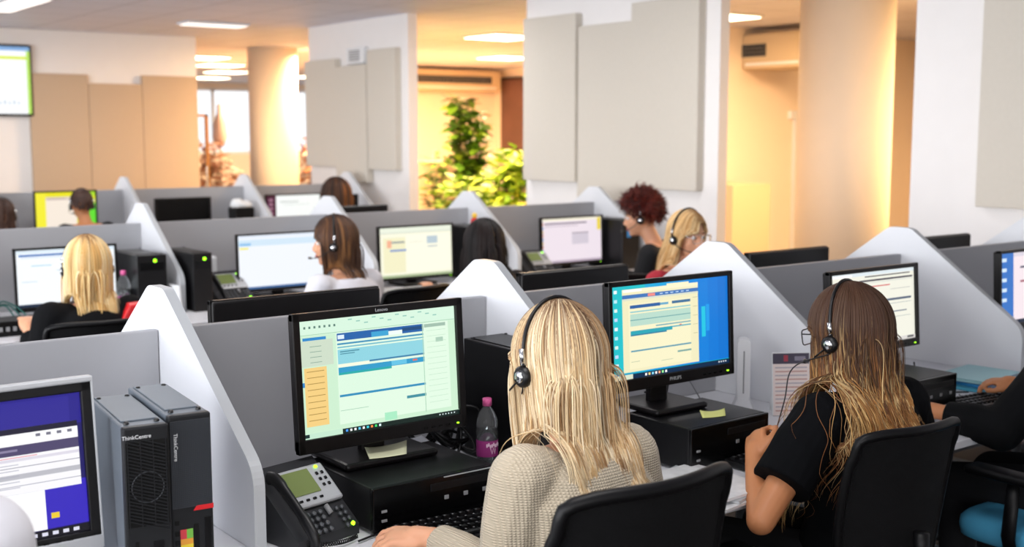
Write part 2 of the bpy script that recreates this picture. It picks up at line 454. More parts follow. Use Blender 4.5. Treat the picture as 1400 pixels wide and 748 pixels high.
# ------------------------------------------------------------------ desks and screens
def make_desk(w, d=0.93):
    t = thing('desk', 'white topped desk', 'desk')
    bm = bmesh.new(); box(bm, (0, 0, DZ - .0125), (w - .004, d, .025), bev=.003); finish('desktop', bm, M_DESK, t)
    for s in (-1, 1):
        bm = bmesh.new()
        tube(bm, [(s * (w / 2 - .06), -d / 2 + .1, .03), (s * (w / 2 - .06), -d / 2 + .1, DZ - .05)], .022, 10)
        tube(bm, [(s * (w / 2 - .06), d / 2 - .08, .03), (s * (w / 2 - .06), d / 2 - .08, DZ - .05)], .022, 10)
        box(bm, (s * (w / 2 - .06), 0, .02), (.05, d - .1, .03), bev=.005)
        finish('leg', bm, M_DLEG, t)
    bm = bmesh.new(); box(bm, (0, d / 2 - .12, .5), (w - .2, .018, .36)); finish('modesty_panel', bm, M_DLEG, t)
    bm = bmesh.new(); box(bm, (0, 0, DZ - .04), (w - .1, .04, .03)); finish('crossbar', bm, M_DLEG, t)
    return t
G1 = [0.06, 1.078, 2.085, 3.085, 4.15, 5.18]
G2 = [1.17, 2.285, 3.42, 4.44, 5.52]
G3 = [1.3, 2.42, 3.5, 4.6, 5.66]
Y1, Y2, Y3 = 2.88, 6.34, 10.12
proto = {}
def gable_mesh(prot):
    pts = [(-prot, DZ + .001), (-prot, .92), (-.05, 1.267), (.05, 1.267), (prot, .92), (prot, DZ + .001)]
    poly = round_poly(pts, [0, .09, .06, .06, .09, 0], 6)
    bm = bmesh.new()
    prism(bm, poly, 'x', -.0135, .0135, 0, 1); recalc(bm)
    me = bpy.data.meshes.new('side_screen'); bm.to_mesh(me); bm.free()
    me.materials.append(M_GABLE); me.materials.append(M_GEDGE)
    return me
gm = gable_mesh(.545)
ordn = ['first', 'second', 'third', 'fourth', 'fifth', 'sixth', 'seventh']
rowname = ['nearest', 'middle', 'farthest']
for ri, (G, Y) in enumerate(((G1, Y1), (G2, Y2), (G3, Y3))):
    vis0 = 1
    for i, x in enumerate(G):
        o = bpy.data.objects.new('side_screen', gm); COL.objects.link(o); o.location = (x, Y, 0)
        k = i - vis0
        lab = 'white peaked side screen, %s from the left in the %s desk row' % (ordn[max(0, k)], rowname[ri])
        if k < 0: lab = 'white peaked side screen left of the photo edge in the %s desk row' % rowname[ri]
        tag(o, lab, 'desk screen', 'white peaked side screens of the %s row' % rowname[ri])
        if i + 1 < len(G): x1 = G[i + 1]
        else: x1 = 5.86
        if x1 - x < .3:
            continue
        w = x1 - x
        bm = bmesh.new(); box(bm, (0, 0, (DZ + 1.16) / 2 + .0005), (w - .03, .026, 1.16 - DZ - .001), bev=.0025)
        o = finish('back_screen', bm, M_DIV, None, loc=(x + w / 2, Y, 0))
        tag(o, 'grey back screen right of the %s white side screen in %s row' % (ordn[max(0, k)], rowname[ri]) if k >= 0 else 'grey back screen at the left edge of the %s desk row' % rowname[ri], 'desk screen', 'grey back screens of the %s row' % rowname[ri])
        for s in (-1, 1):
            key = round(w, 3)
            if key not in proto: dsk = proto[key] = make_desk(w)
            else: dsk = dup(proto[key])
            dsk.location = (x + w / 2, Y + s * .466, 0); dsk.rotation_euler = (0, 0, 0 if s < 0 else PI)
            side = 'near side' if s < 0 else 'far side'
            dsk['label'] = ('white desk right of %s side screen, %s row, %s' % (ordn[max(0, k)], rowname[ri], side)) if k >= 0 else 'white desk at left edge of %s row, %s' % (rowname[ri], side)
            dsk['group'] = 'white desks of the %s row' % rowname[ri]

# ------------------------------------------------------------------ monitors
def ui_form(kind):
    r = random.Random(kind)
    U = []
    A = U.append
    if kind == 'green':
        A((0, 0, 1, 1, 'C9E9CC')); A((0, 0, 1, .13, 'D3EFDA')); A((0, .12, 1, .125, '9CC8A8'))
        for k in range(7): A((.03 + .03 * k, .05, .042 + .03 * k, .07, '5C7F74'))
        for k in range(12): A((.3 + .05 * k, .02 + .02 * (k % 3), .325 + .05 * k, .03 + .02 * (k % 3), '8EC3B4'))
        A((.02, .145, .16, .17, '2B86C8')); A((.0, .17, .2, .39, 'C9D8C4'))
        for k in range(4): A((.06, .22 + .045 * k, .13, .225 + .045 * k, '7F9F90'))
        A((.02, .40, .155, .9, 'EFCB80'))
        for k in range(9): A((.035, .43 + .052 * k, .14, .436 + .052 * k, 'A88A4A'))
        A((-.0, .52, .02, .56, '2B86C8'))
        A((.22, .13, .95, .92, 'DDF3DE'))
        A((.225, .135, .78, .2, '1F5FA6')); A((.23, .15, .27, .185, 'DCEBFF')); A((.44, .155, .55, .2, '3BA0D0')); A((.55, .165, .64, .2, 'E8F6F0'))
        A((.64, .15, .78, .18, '184878')); A((.225, .22, .78, .235, '3C8FB8')); A((.225, .25, .78, .262, '6FB6C8'))
        A((.225, .275, .78, .40, '8CCFDC')); A((.24, .29, .36, .3, '4B8CA0')); A((.24, .31, .33, .318, '4B8CA0'))
        A((.225, .40, .42, .425, 'F0F4DC')); A((.42, .395, .78, .41, '3B7FA8'))
        A((.225, .43, .78, .475, '2E98C6')); A((.225, .475, .56, .495, '23A7A7')); A((.56, .43, .66, .47, '63BFE0'))
        A((.7, .44, .73, .455, 'E06A5A')); A((.225, .495, .78, .66, 'D8F2DC'))
        A((.225, .665, .78, .685, '2F8CB8')); A((.65, .76, .78, .785, '3E8C9C')); A((.225, .8, .4, .804, '8FBFA4')); A((.5, .88, .58, .95, 'A6E6C0'))
        A((.785, .14, .93, .17, '9DB9A8')); A((.86, .27, .91, .31, 'A9C8B4'))
        for k in range(14): A((.8, .2 + .05 * k, .93, .203 + .05 * k, 'B4D8BC'))
        A((.77, .135, .775, .93, 'A9CFB4')); A((0, .955, 1, 1, 'C2E4CC')); A((.23, .958, 1, 1, '10231E')); A((0, .96, .03, .99, '1A3030'))
        for k, c in enumerate(['4A9BFF', 'F0F0F0', 'FFFFFF', '69D0FF', 'FFFFFF', '3FD0E0', 'FF8A40', '40E070', 'E0FFFF']):
            A((.25 + .026 * k, .968, .263 + .026 * k, .988, c))
        for k in range(6): A((.86 + .02 * k, .972, .868 + .02 * k, .984, 'D0E0E0'))
    elif kind == 'blue':
        A((0, 0, 1, 1, '1583D8'))
        for k in range(16): A((.28 + .045 * k, 0, .28 + .045 * (k + 1), .94, ['1FA8DA', '1DA2DC', '1B9ADE', '1890DE', '1588DC', '127FD8', '1078D4', '0F72CE'][min(7, k // 2)]))
        A((0, 0, .28, .94, '22BEC8')); A((.76, .32, .795, .66, '24C4E0')); A((.80, .3, .83, .6, '1E9CE8'))
        for k in range(9): A((.025, .04 + .098 * k, .05, .075 + .098 * k, ['E8F6FF', 'B8E8F0', 'D8F0E8', 'C0D8F8'][k % 4]))
        A((.09, .04, .73, .93, 'EDE7BE')); A((.09, .04, .73, .075, 'F5EFCB')); A((.46, .02, .65, .045, 'F7F0C8')); A((.1, .045, .25, .07, 'FFFFFF'))
        A((.09, .10, .73, .14, '3F74B8')); A((.3, .105, .36, .135, 'F08A80'))
        for k in range(6): A((.4 + .045 * k, .115, .425 + .045 * k, .125, 'C0D8F0'))
        A((.09, .14, .73, .16, 'D8DCC8')); A((.14, .2, .66, .9, 'F3EDC6'))
        A((.15, .215, .4, .25, '2A5FA0')); A((.4, .22, .47, .245, '68A8C8')); A((.5, .215, .66, .245, '3F6F98'))
        A((.15, .28, .66, .295, '8CC8CC')); A((.15, .31, .66, .44, 'B7D8C8')); A((.15, .37, .66, .38, '6FA8A8'))
        A((.36, .455, .66, .47, '7FB0B8')); A((.15, .49, .5, .53, '2AA3B4')); A((.5, .49, .66, .505, '5FB0C0')); A((.15, .53, .45, .545, '2C7FA0'))
        A((.56, .48, .58, .49, 'E06858')); A((.15, .70, .66, .717, '5F9CB0')); A((.54, .77, .66, .79, '7FA8A0')); A((.15, .82, .22, .825, 'A8B89C')); A((.4, .85, .5, .855, 'A8B89C'))
        for k in range(5): A((.68, .2 + .1 * k, .72, .205 + .1 * k, 'B8B890'))
        A((0, .945, 1, 1, '0FA0A8')); A((.16, .95, 1, 1, '0C2A4A')); A((0, .95, .16, 1, 'D8E0C8'))
        for k, c in enumerate(['FFFFFF', 'FFE090', '90E0FF', 'FFFFFF', 'FFB080', 'A0FFA0', 'FFFFFF']): A((.26 + .028 * k, .962, .275 + .028 * k, .988, c))
        for k in range(4): A((.9 + .02 * k, .965, .91 + .02 * k, .98, 'E0E8F0'))
    elif kind == 'indigo':
        A((0, 0, 1, 1, '1B1560')); A((0, 0, 1, .22, '221A86')); A((.5, .02, .95, .2, '2A2290')); A((.8, .62, 1, .94, '3424B8'))
        A((.3, .2, .98, .58, 'F4F4F8')); A((0, .2, .98, .24, '15122E')); A((.0, .16, .48, .21, 'F8F8FA')); A((0, .205, .47, .215, '22202E'))
        A((.0, .24, .98, .32, 'F7F7FA')); A((.0, .32, .98, .39, '4B4368')); A((.28, .335, .42, .375, 'D8D0A8')); A((.46, .345, .58, .36, 'B8B0D0')); A((.62, .345, .72, .36, '8880A0'))
        for k in range(4): A((.8 + .045 * k, .255, .82 + .045 * k, .275, '707080'))
        A((0, .39, .98, .66, 'F2F1F5')); A((.52, .41, .98, .43, 'D8D4E0')); A((.52, .4, .8, .405, 'E07080')); A((.56, .47, .98, .475, '8A8898')); A((.56, .52, .98, .555, 'B8B8C0')); A((.56, .6, .98, .605, 'A0A0B0'))
        for k in range(5): A((.58, .45 + .04 * k, .72, .455 + .04 * k, 'A8A8B8'))
        A((0, .5, .42, .565, 'E03038')); A((.25, .44, .4, .455, '303038')); A((.28, .515, .4, .53, 'F8B0B0')); A((0, .58, .3, .59, 'E8A0A0')); A((.3, .58, .42, .59, 'C85058'))
        A((0, .66, .82, .94, 'FBFBFD')); A((.4, .66, .405, .94, 'D8D8E0')); A((.34, .67, .38, .68, '405080'))
        for k in range(3): A((.42 + .03 * k, .775, .435 + .03 * k, .785, '702838'))
        A((.84, .83, .875, .87, 'E8C830')); A((0, .945, 1, 1, '0E0C18'))
        for k in range(7): A((.66 + .045 * k, .96, .685 + .045 * k, .985, 'D8D8E8'))
    elif kind == 'cream':
        A((0, 0, 1, 1, 'ECEBDD')); A((0, 0, 1, .05, 'DCE6EA')); A((.4, .06, .95, .075, '3A3A44')); A((.0, .02, .25, .05, 'FFFFFF'))
        A((.33, .11, .98, .135, '44424C')); A((0, .15, .98, .155, 'B8C0C0')); A((.45, .2, .7, .215, 'D05050')); A((.7, .27, .95, .275, '8C8C8C'))
        A((.65, .4, .96, .43, '4A5A72')); A((.65, .47, .96, .475, '7A8A92')); A((.62, .58, .9, .595, '5A6A82')); A((.62, .66, .95, .665, '8A9A9A')); A((.55, .3, .6, .9, 'DDE4D6'))
        for k in range(9): A((.05, .2 + .07 * k, .4 - .04 * (k % 3), .205 + .07 * k, 'A0A8A0'))
        A((0, .95, 1, 1, 'D8D4D0')); A((.9, .955, .98, .985, '606060'))
    elif kind == 'pink':
        A((0, 0, 1, 1, '2D6FC0')); 
        for k in range(5): A((.03, .07 + .14 * k, .1, .12 + .14 * k, 'D0E4F8'))
        A((.2, 0, 1, .95, 'EFE0E6')); A((.2, 0, 1, .06, 'D8D0DC')); A((.3, .2, .9, .23, '505068')); A((.3, .4, .8, .43, 'A05868')); A((0, .95, 1, 1, '102038'))
    elif kind == 'white':
        A((0, 0, 1, 1, 'F3F8FC')); A((0, 0, 1, .06, 'DDEBF5')); A((.03, .075, .75, .11, '2F6FB8')); A((.05, .13, .9, .14, 'B8CCE0')); A((.15, .27, .35, .285, '9ACBE0'))
        A((.4, .37, .6, .38, 'B0C8D8')); A((.05, .55, .2, .56, 'B0C8D8')); A((0, .95, 1, 1, '203048'))
    elif kind == 'pale':
        A((0, 0, 1, 1, 'EDF1F8')); A((0, 0, 1, .05, 'E0E8F4')); A((0, .08, 1, .2, 'CFE3F2')); A((.02, .14, .15, .19, '8FC0E8')); A((.02, .22, .12, .26, 'F0E880')); A((0, .96, 1, 1, '40689C'))
    elif kind == 'soap':
        A((0, 0, 1, 1, 'F4F3DC')); A((0, 0, 1, .1, 'E8EEDC')); A((0, .1, 1, .115, 'C8D0C0')); A((.05, .2, .35, .9, 'EEEAC4')); A((.1, .25, .16, .4, 'F0B090'))
        A((.16, .28, .34, .31, '7C8894')); A((.14, .44, .36, .475, '5C84C8')); A((.36, .15, .98, .9, 'F8F6E2')); A((.65, .2, .8, .35, 'B8C8D0')); A((.66, .4, .8, .42, 'A0B0B8')); A((.4, .3, .6, .305, 'C0C0B0'))
        A((0, .95, 1, 1, 'A8B890'))
    elif kind == 'mauve':
        A((0, 0, 1, 1, 'E9DDE6')); A((0, 0, 1, .06, 'F2ECD8')); A((.05, .1, .75, .13, '6C5C70')); A((.05, .17, .6, .18, '8C7C8C')); A((.5, .33, .78, .6, 'CFC6D2')); A((.5, .33, .78, .36, 'A89CA8'))
        for k in range(10): A((.01, .1 + .085 * k, .03, .14 + .085 * k, ['E08030', '4080C0', 'E0C040'][k % 3]))
        A((.93, .02, .99, .3, 'E8D040')); A((0, .95, 1, 1, 'B8A8B8'))
    elif kind == 'yellow':
        A((0, 0, 1, 1, 'E8E020')); A((0, 0, .18, 1, 'F0E838')); A((.7, 0, 1, 1, 'A8DC28')); A((.82, .1, 1, .6, 'E4EC30')); A((.88, .3, 1, 1, '60D830')); A((.17, .12, .68, .92, 'F1E4D6')); A((.17, .12, .68, .2, 'D8C8C0'))
        A((.2, .16, .5, .18, 'B09890')); A((0, .94, 1, 1, '70C850'))
    elif kind == 'plum':
        A((0, 0, 1, 1, 'F0F4F2')); A((0, 0, .18, 1, '42102E'))
        for k in range(6): A((.05, .1 + .14 * k, .12, .18 + .14 * k, 'A07088'))
        A((.25, .2, .6, .22, '708078')); A((.3, .3, .8, .31, 'A8B8B0'))
    return U

def monitor(loc, rz, label, w, h, kind=None, tilt=0.0, bez=.017, bot=.03, m=None, stand=.12, brand=None, brand_top=False,
            base='rect', bottom=None, led=True, frame_m=None, cat='monitor', basew=.24):
    """loc = centre of stand base bottom; stand = height from base to lower edge of the panel; panel faces local -Y"""
    m = m or M_BEZEL
    t = thing('computer_monitor', label, cat, loc, rz)
    pan = Matrix.Translation((0, -.03, stand + h / 2)) @ Matrix.Rotation(-tilt, 4, 'X')
    bm = bmesh.new()
    iw, ih = w - 2 * bez, h - bez - bot
    zc = (bot - bez) / 2
    # frame ring: four bevelled bars, then back shell
    for (cx, cz, sx, sz) in ((-w / 2 + bez / 2, 0, bez, h), (w / 2 - bez / 2, 0, bez, h), (0, h / 2 - bez / 2, w, bez), (0, -h / 2 + bot / 2, w, bot)):
        box(bm, (cx, -.004, cz), (sx, .02, sz), bev=.0025)
    box(bm, (0, .011, 0), (w - .006, .018, h - .006), bev=.006)
    box(bm, (0, .028, -.01), (w * .72, .026, h * .66), bev=.012)
    bmesh.ops.transform(bm, matrix=pan, verts=bm.verts)
    hs = finish('housing', bm, m, t)
    if frame_m:
        bm = bmesh.new()
        for (cx, cz, sx, sz) in ((-w / 2 - .001, 0, .004, h + .018), (w / 2 + .001, 0, .004, h + .018), (0, h / 2 + .004, w + .006, .012), (0, -h / 2 - .006, w + .006, .026)):
            box(bm, (cx, -.005, cz), (sx, .026, sz), bev=.003)
        bmesh.ops.transform(bm, matrix=pan, verts=bm.verts)
        finish('outer_frame', bm, frame_m, t)
    s = rects_mesh('screen', ui_form(kind) if kind else [(0, 0, 1, 1, '030304')], iw, ih, M_UI, t)
    s.matrix_local = pan @ Matrix.Translation((0, -.0035, zc))
    if kind is None:
        s.data.materials.clear(); s.data.materials.append(M_BLACKG)
    if brand:
        bm = bmesh.new()
        z = h / 2 - bez / 2 if brand_top else -h / 2 + bot / 2
        text_into(bm, brand, min(bez, bot) * .62 if brand_top else bot * .42, pan @ Matrix.Translation((0, -.0145, z)) @ Matrix.Rotation(PI / 2, 4, 'X'))
        finish('brand_lettering', bm, M_SILVER, hs)
    if led:
        bm = bmesh.new(); box(bm, (w / 2 - .03, -.015, -h / 2 + bot * .4 - (.006 if frame_m else 0)), (.005, .004, .003))
        if frame_m: bmesh.ops.translate(bm, verts=bm.verts, vec=(-.05, -.005, -.01))
        bmesh.ops.transform(bm, matrix=pan, verts=bm.verts); finish('power_light', bm, M_LEDG, hs)
    bm = bmesh.new()
    for k in range(4): box(bm, (w / 2 - .06 - .022 * k, -.0148, -h / 2 + bot * .4), (.010, .002, .004))
    bmesh.ops.transform(bm, matrix=pan, verts=bm.verts); finish('control_buttons', bm, M_BLACKG, hs)
    # rear label plate
    bm = bmesh.new(); box(bm, (-w * .2, .0415, h * .05), (w * .2, .002, h * .2), bev=.0005)
    bmesh.ops.transform(bm, matrix=pan, verts=bm.verts); finish('rear_label', bm, M_GREYP, hs)
    bm = bmesh.new(); box(bm, (0, .025, (stand + h * .45) / 2 + .006), (.07, .025, stand + h * .45), bev=.008)
    finish('stand_neck', bm, m, t)
    bm = bmesh.new()
    if base == 'rect': box(bm, (0, .01, .009), (basew, .19, .018), bev=.008)
    else: lathe(bm, [(.11, 0), (.112, .006), (.10, .014), (.03, .02)], c=(0, .01, 0), n=32)
    finish('stand_base', bm, m, t)
    return t

def desktop_pc(loc, rz, label, w=.34, d=.32, h=.10, slim_silver=True):
    t = thing('desktop_computer', label, 'desktop computer', loc, rz)
    bm = bmesh.new(); box(bm, (0, 0, h / 2 + .004), (w, d - .02, h - .008), bev=.004); finish('case', bm, M_PC, t)
    bm = bmesh.new(); box(bm, (0, -d / 2 + .005, h / 2 + .003), (w + .002, .012, h - .006), bev=.003)
    fp = finish('front_panel', bm, M_BLACKG, t)
    bm = bmesh.new(); box(bm, (w * .2, -d / 2 - .002, h * .78), (w * .5, .003, .018), bev=.001); finish('disc_drive', bm, M_BLACK, fp)
    bm = bmesh.new()
    for k in range(3): lathe(bm, [(.006, 0), (.006, .003), (.004, .004)], c=(0, 0, 0), n=12)
    bmesh.ops.delete(bm, geom=bm.verts[:], context='VERTS')
    for k in range(3): box(bm, (w * .08 + k * .055, -d / 2 - .003, h * .52), (.012, .003, .01), bev=.001)
    for k in range(2): box(bm, (-w * .42, -d / 2 - .003, h * (.3 + .2 * k)), (.014, .003, .006), bev=.0008)
    finish('port', bm, M_GREYP, fp)
    if slim_silver:
        bm = bmesh.new(); box(bm, (w * .27, -d / 2 - .001, h - .004), (w * .42, .006, .002)); finish('trim_strip', bm, M_SILVER, fp)
    for sx in (-1, 1):
        for sy in (-1, 1):
            bm = bmesh.new(); box(bm, (sx * (w / 2 - .03), sy * (d / 2 - .04), .002), (.03, .02, .004)); finish('foot', bm, M_BLACK, t)
    return t

def tower_pc(loc, rz, label, w=.105, d=.39, h=.37, style='plain', side=None, brand=None):
    t = thing('computer_tower', label, 'computer tower', loc, rz)
    sm = side or M_PC
    bm = bmesh.new(); box(bm, (0, .008, h / 2), (w, d - .016, h - .004), bev=.003)
    box(bm, (0, .02, h - .0005), (w * .8, d * .8, .003), bev=.001)
    finish('case', bm, sm, t)
    bm = bmesh.new(); box(bm, (0, -d / 2 + .006, h / 2), (w + .001, .02, h - .002), bev=.004)
    fp = finish('front_panel', bm, M_TOWERF if side else M_BLACK, t)
    F = -d / 2 - .0045
    if style == 'fan':
        bm = bmesh.new()
        g0, g1 = h * .46, h * .92
        box(bm, (0, F + .0006, (g0 + g1) / 2), (w * .92, .0015, g1 - g0)); 
        gr = finish('grille_backing', bm, M_GRILLD, fp)
        bm = bmesh.new()
        n = 26
        for k in range(n):
            z = g0 + (g1 - g0) * k / (n - 1)
            box(bm, (0, F - .001, z), (w * .92, .002, .0022), rot=(0, .35, 0))
        for k in range(4): box(bm, ((k - 1.5) * w * .28, F - .0014, (g0 + g1) / 2), (.0015, .002, g1 - g0))
        finish('grille', bm, M_TOWERF, fp)
        bm = bmesh.new()
        tube(bm, [(w * .0 + .030 * math.cos(a * PI / 16), F - .0004, h * .67 + .030 * math.sin(a * PI / 16)) for a in range(33)], .0011, 6, cap=False)
        finish('fan_ring', bm, M_DLEG, fp)
        bm = bmesh.new(); box(bm, (w * .2, F, h * .22), (w * .24, .003, h * .3), bev=.002); finish('disc_drive', bm, M_PC, fp)
        for (dz, mm) in ((.36, M_GRILLD), (.3, mat('jack_green', '2FB59A', .4)), (.25, mat('jack_pink', 'C83A5A', .4)), (.18, M_GRILLD)):
            bm = bmesh.new()
            if mm is M_GRILLD: box(bm, (-w * .28, F, h * dz), (.006, .003, .014))
            else: tube(bm, [(-w * .28, F + .003, h * dz), (-w * .28, F - .001, h * dz)], .0035, 12)
            finish('port', bm, mm, fp)
    elif style == 'mesh':
        bm = bmesh.new(); g0, g1 = h * .5, h * .965
        box(bm, (0, F + .0006, (g0 + g1) / 2), (w * .94, .0015, g1 - g0)); finish('grille_backing', bm, M_GRILLD, fp)
        bm = bmesh.new()
        nx, nz = 20, 46
        for k in range(nx + 1): box(bm, ((k / nx - .5) * w * .92, F - .0007, (g0 + g1) / 2), (.0018, .0016, g1 - g0))
        for k in range(nz + 1): box(bm, (0, F - .0007, g0 + (g1 - g0) * k / nz), (w * .92, .0016, .0016))
        finish('grille', bm, mat('grille_steel', '3C4046', .5), fp)
        bm = bmesh.new(); prism(bm, [(w * .02, h * .475), (w * .1, h * .5), (w * .5, h * .5), (w * .5, h * .475)], 'y', F - .002, F + .002); recalc(bm); finish('red_accent', bm, M_RED, fp)
        bm = bmesh.new(); box(bm, (w * .36, F, h * .28), (w * .16, .003, h * .3), bev=.001); finish('disc_drive', bm, M_PC, fp)
        bm = bmesh.new(); box(bm, (w * .08, F, h * .22), (w * .12, .003, h * .36), bev=.001); finish('handle_slot', bm, M_GRILLD, fp)
        s = rects_mesh('energy_sticker', [(0, 0, 1, 1, 'F2D93A'), (0, 0, .5, .2, 'D8404A'), (.5, 0, 1, .2, '7AC04A'), (0, .2, 1, .32, 'EFA63A'), (.1, .55, .9, 1, 'F4F4F0'), (.3, .6, .5, .95, '303030'), (.6, .6, .7, .95, '303030')], w * .3, h * .26, M_PRINT, fp)
        s.location = (-w * .16, F - .001, h * .25)
        for dz in (.42, .36, .31): 
            bm = bmesh.new(); box(bm, (-w * .38, F, h * dz), (.008, .003, .009)); finish('port', bm, M_GRILLD, fp)
    elif style == 'plain':
        bm = bmesh.new(); box(bm, (0, F, h * .8), (w * .8, .003, .04), bev=.002); finish('disc_drive', bm, M_BLACKG, fp)
        bm = bmesh.new(); tube(bm, [(w * .1, F + .002, h * .9), (w * .1, F - .002, h * .9)], .008, 14); finish('power_light', bm, M_LEDG, fp)
    elif style == 'back':
        pass
    if brand:
        bm = bmesh.new()
        if style == 'fan': M = Matrix.Translation((-w * .22, F - .0022, h * .945)) @ Matrix.Rotation(PI / 2, 4, 'X')
        else: M = Matrix.Translation((-w * .36, F - .0022, h * .83)) @ Matrix.Rotation(-PI / 2, 4, 'Y') @ Matrix.Rotation(PI / 2, 4, 'X')
        if style == 'mesh': M = Matrix.Translation((-w * .36, F - .0022, h * .83)) @ Matrix.Rotation(PI / 2, 4, 'Y') @ Matrix.Rotation(PI / 2, 4, 'X')
        text_into(bm, brand, .0105, M); finish('brand_lettering', bm, M_WHITEP, fp)
    for (sx, sy) in ((-1, -1), (1, -1), (-1, 1), (1, 1)):
        bm = bmesh.new(); lathe(bm, [(.0055, 0), (.005, .003), (.003, .005)], c=(sx * (w / 2 - .014), sy * (d / 2 - .03), h - .001), n=12); finish('top_foot', bm, M_BLACK, t)
    return t

# --- nearest row, camera side
monitor((.475, 2.31, DZ), 0, 'silver framed monitor showing a violet desktop, at the left edge', .47, .305, 'indigo', tilt=R(6), bez=.02, bot=.018, m=M_BLACK, stand=.13, frame_m=M_SILVER)
tower_pc((.79, 2.32, DZ), -.11, 'grey computer tower with slatted fan grille, left of the pair', w=.085, d=.30, h=.36, style='fan', side=M_TOWER, brand='ThinkCentre')
tower_pc((.879, 2.335, DZ), -.10, 'grey computer tower with fine mesh front and red accent, against the white screen', w=.082, d=.31, h=.368, style='mesh', side=M_TOWER, brand='ThinkCentre')
desktop_pc((1.49, 2.43, DZ), 0.0, 'black flat desktop computer beneath the green lit monitor', .34, .33, .11)
monitor((1.468, 2.50, DZ + .111), 0, 'black monitor with pale green form screen beside the desk phone', .475, .33, 'green', tilt=R(4), bez=.019, bot=.034, stand=.05, brand='Lenovo', brand_top=True, basew=.26)
desktop_pc((2.395, 2.31, DZ), 0.03, 'black flat desktop computer with yellow note under the blue screened monitor', .315, .26, .125, slim_silver=False)
monitor((2.362, 2.41, DZ + .126), 0, 'black monitor with bright blue desktop and cream window', .485, .305, 'blue', tilt=R(3), bez=.014, bot=.034, stand=.075, brand='PHILIPS', basew=.2)
desktop_pc((3.30, 2.33, DZ), 0.02, 'black flat desktop computer beneath the cream screened monitor', .35, .3, .125, slim_silver=False)
monitor((3.345, 2.45, DZ + .126), 0, 'black monitor with cream document, behind the woman in black', .48, .285, 'cream', tilt=R(4), bez=.014, bot=.026, stand=.05, basew=.2)
monitor((4.43, 2.50, DZ + .09), 0, 'black monitor with blue and pink window at the right edge', .5, .31, 'pink', tilt=R(3), bez=.012, bot=.024, stand=.06)
desktop_pc((4.43, 2.45, DZ), 0, 'black desktop computer under the right edge monitor', .34, .3, .09)
tower_pc((1.955, 2.55, DZ), 0, 'plain black computer tower behind the pink capped bottle', w=.14, d=.34, h=.335, style='back')
# --- nearest row, far side (backs seen above the screens)
def back_monitor(x, y, z, w, lab):
    monitor((x, y, z), PI, lab, w, .32, None, tilt=0, stand=1.168 - z - .32, bez=.014, bot=.025, led=False)
back_monitor(1.625, 3.19, DZ, .56, 'back of black monitor with label plate, above the green screened monitor')
back_monitor(2.71, 3.19, DZ, .5, 'back of black monitor rising behind screen, right of blonde woman')
back_monitor(3.86, 3.19, DZ, .5, 'back of black monitor behind screen, left of the cream screened monitor')
back_monitor(4.92, 3.19, DZ, .5, 'back of black monitor behind screen near the right edge, beyond the tall white peak')
# --- middle row
monitor((1.77, 6.02, DZ), 0, 'monitor with white page and blue bar behind the far left blonde woman', .5, .31, 'white', tilt=R(2), stand=.04, bez=.012, bot=.022)
monitor((2.93, 6.02, DZ), 0, 'monitor with pale blue page in front of the bob haired woman', .53, .32, 'pale', tilt=R(2), stand=.04, bez=.01, bot=.018)
monitor((3.81, 6.02, DZ), 0, 'monitor with cream page, left of the dark haired woman', .53, .325, 'soap', tilt=R(2), stand=.035, bez=.012, bot=.018)
monitor((5.02, 6.02, DZ), 0, 'monitor with mauve page, left of the red haired woman', .53, .32, 'mauve', tilt=R(2), stand=.04, bez=.012, bot=.02)
monitor((3.75, 6.62, DZ), PI, 'back of black monitor on the far side of the middle row', .52, .3, None, stand=.142, led=False)
tower_pc((2.13, 5.98, DZ), 0, 'black tower with green light beside the far left blonde woman', w=.15, d=.36, h=.3, style='plain')
tower_pc((2.37, 5.92, DZ), 0, 'black tower with green light just right of the white side screen', w=.1, d=.36, h=.3, style='plain')
tower_pc((4.25, 6.05, DZ), 0, 'black tower behind the dark haired woman', w=.14, d=.36, h=.33, style='back')
tower_pc((5.38, 5.98, DZ), 0, 'black tower with small blue badge right of mauve page monitor', w=.15, d=.34, h=.33, style='back')
# --- farthest row
monitor((2.92, 9.86, DZ), 0, 'monitor with vivid yellow and green picture in the farthest row', .5, .34, 'yellow', tilt=0, stand=.1, bez=.014, bot=.018)
monitor((3.9, 9.86, DZ), 0, 'switched off black monitor in the farthest row', .5, .32, None, stand=.03, led=False)
monitor((4.94, 9.86, DZ), 0, 'monitor with white page and plum side bar in the farthest row', .56, .32, 'plum', stand=.03, bez=.012)
monitor((5.42, 9.7, DZ), -.3, 'small dark monitor at the right end of the farthest row', .2, .3, None, stand=.04, led=False)

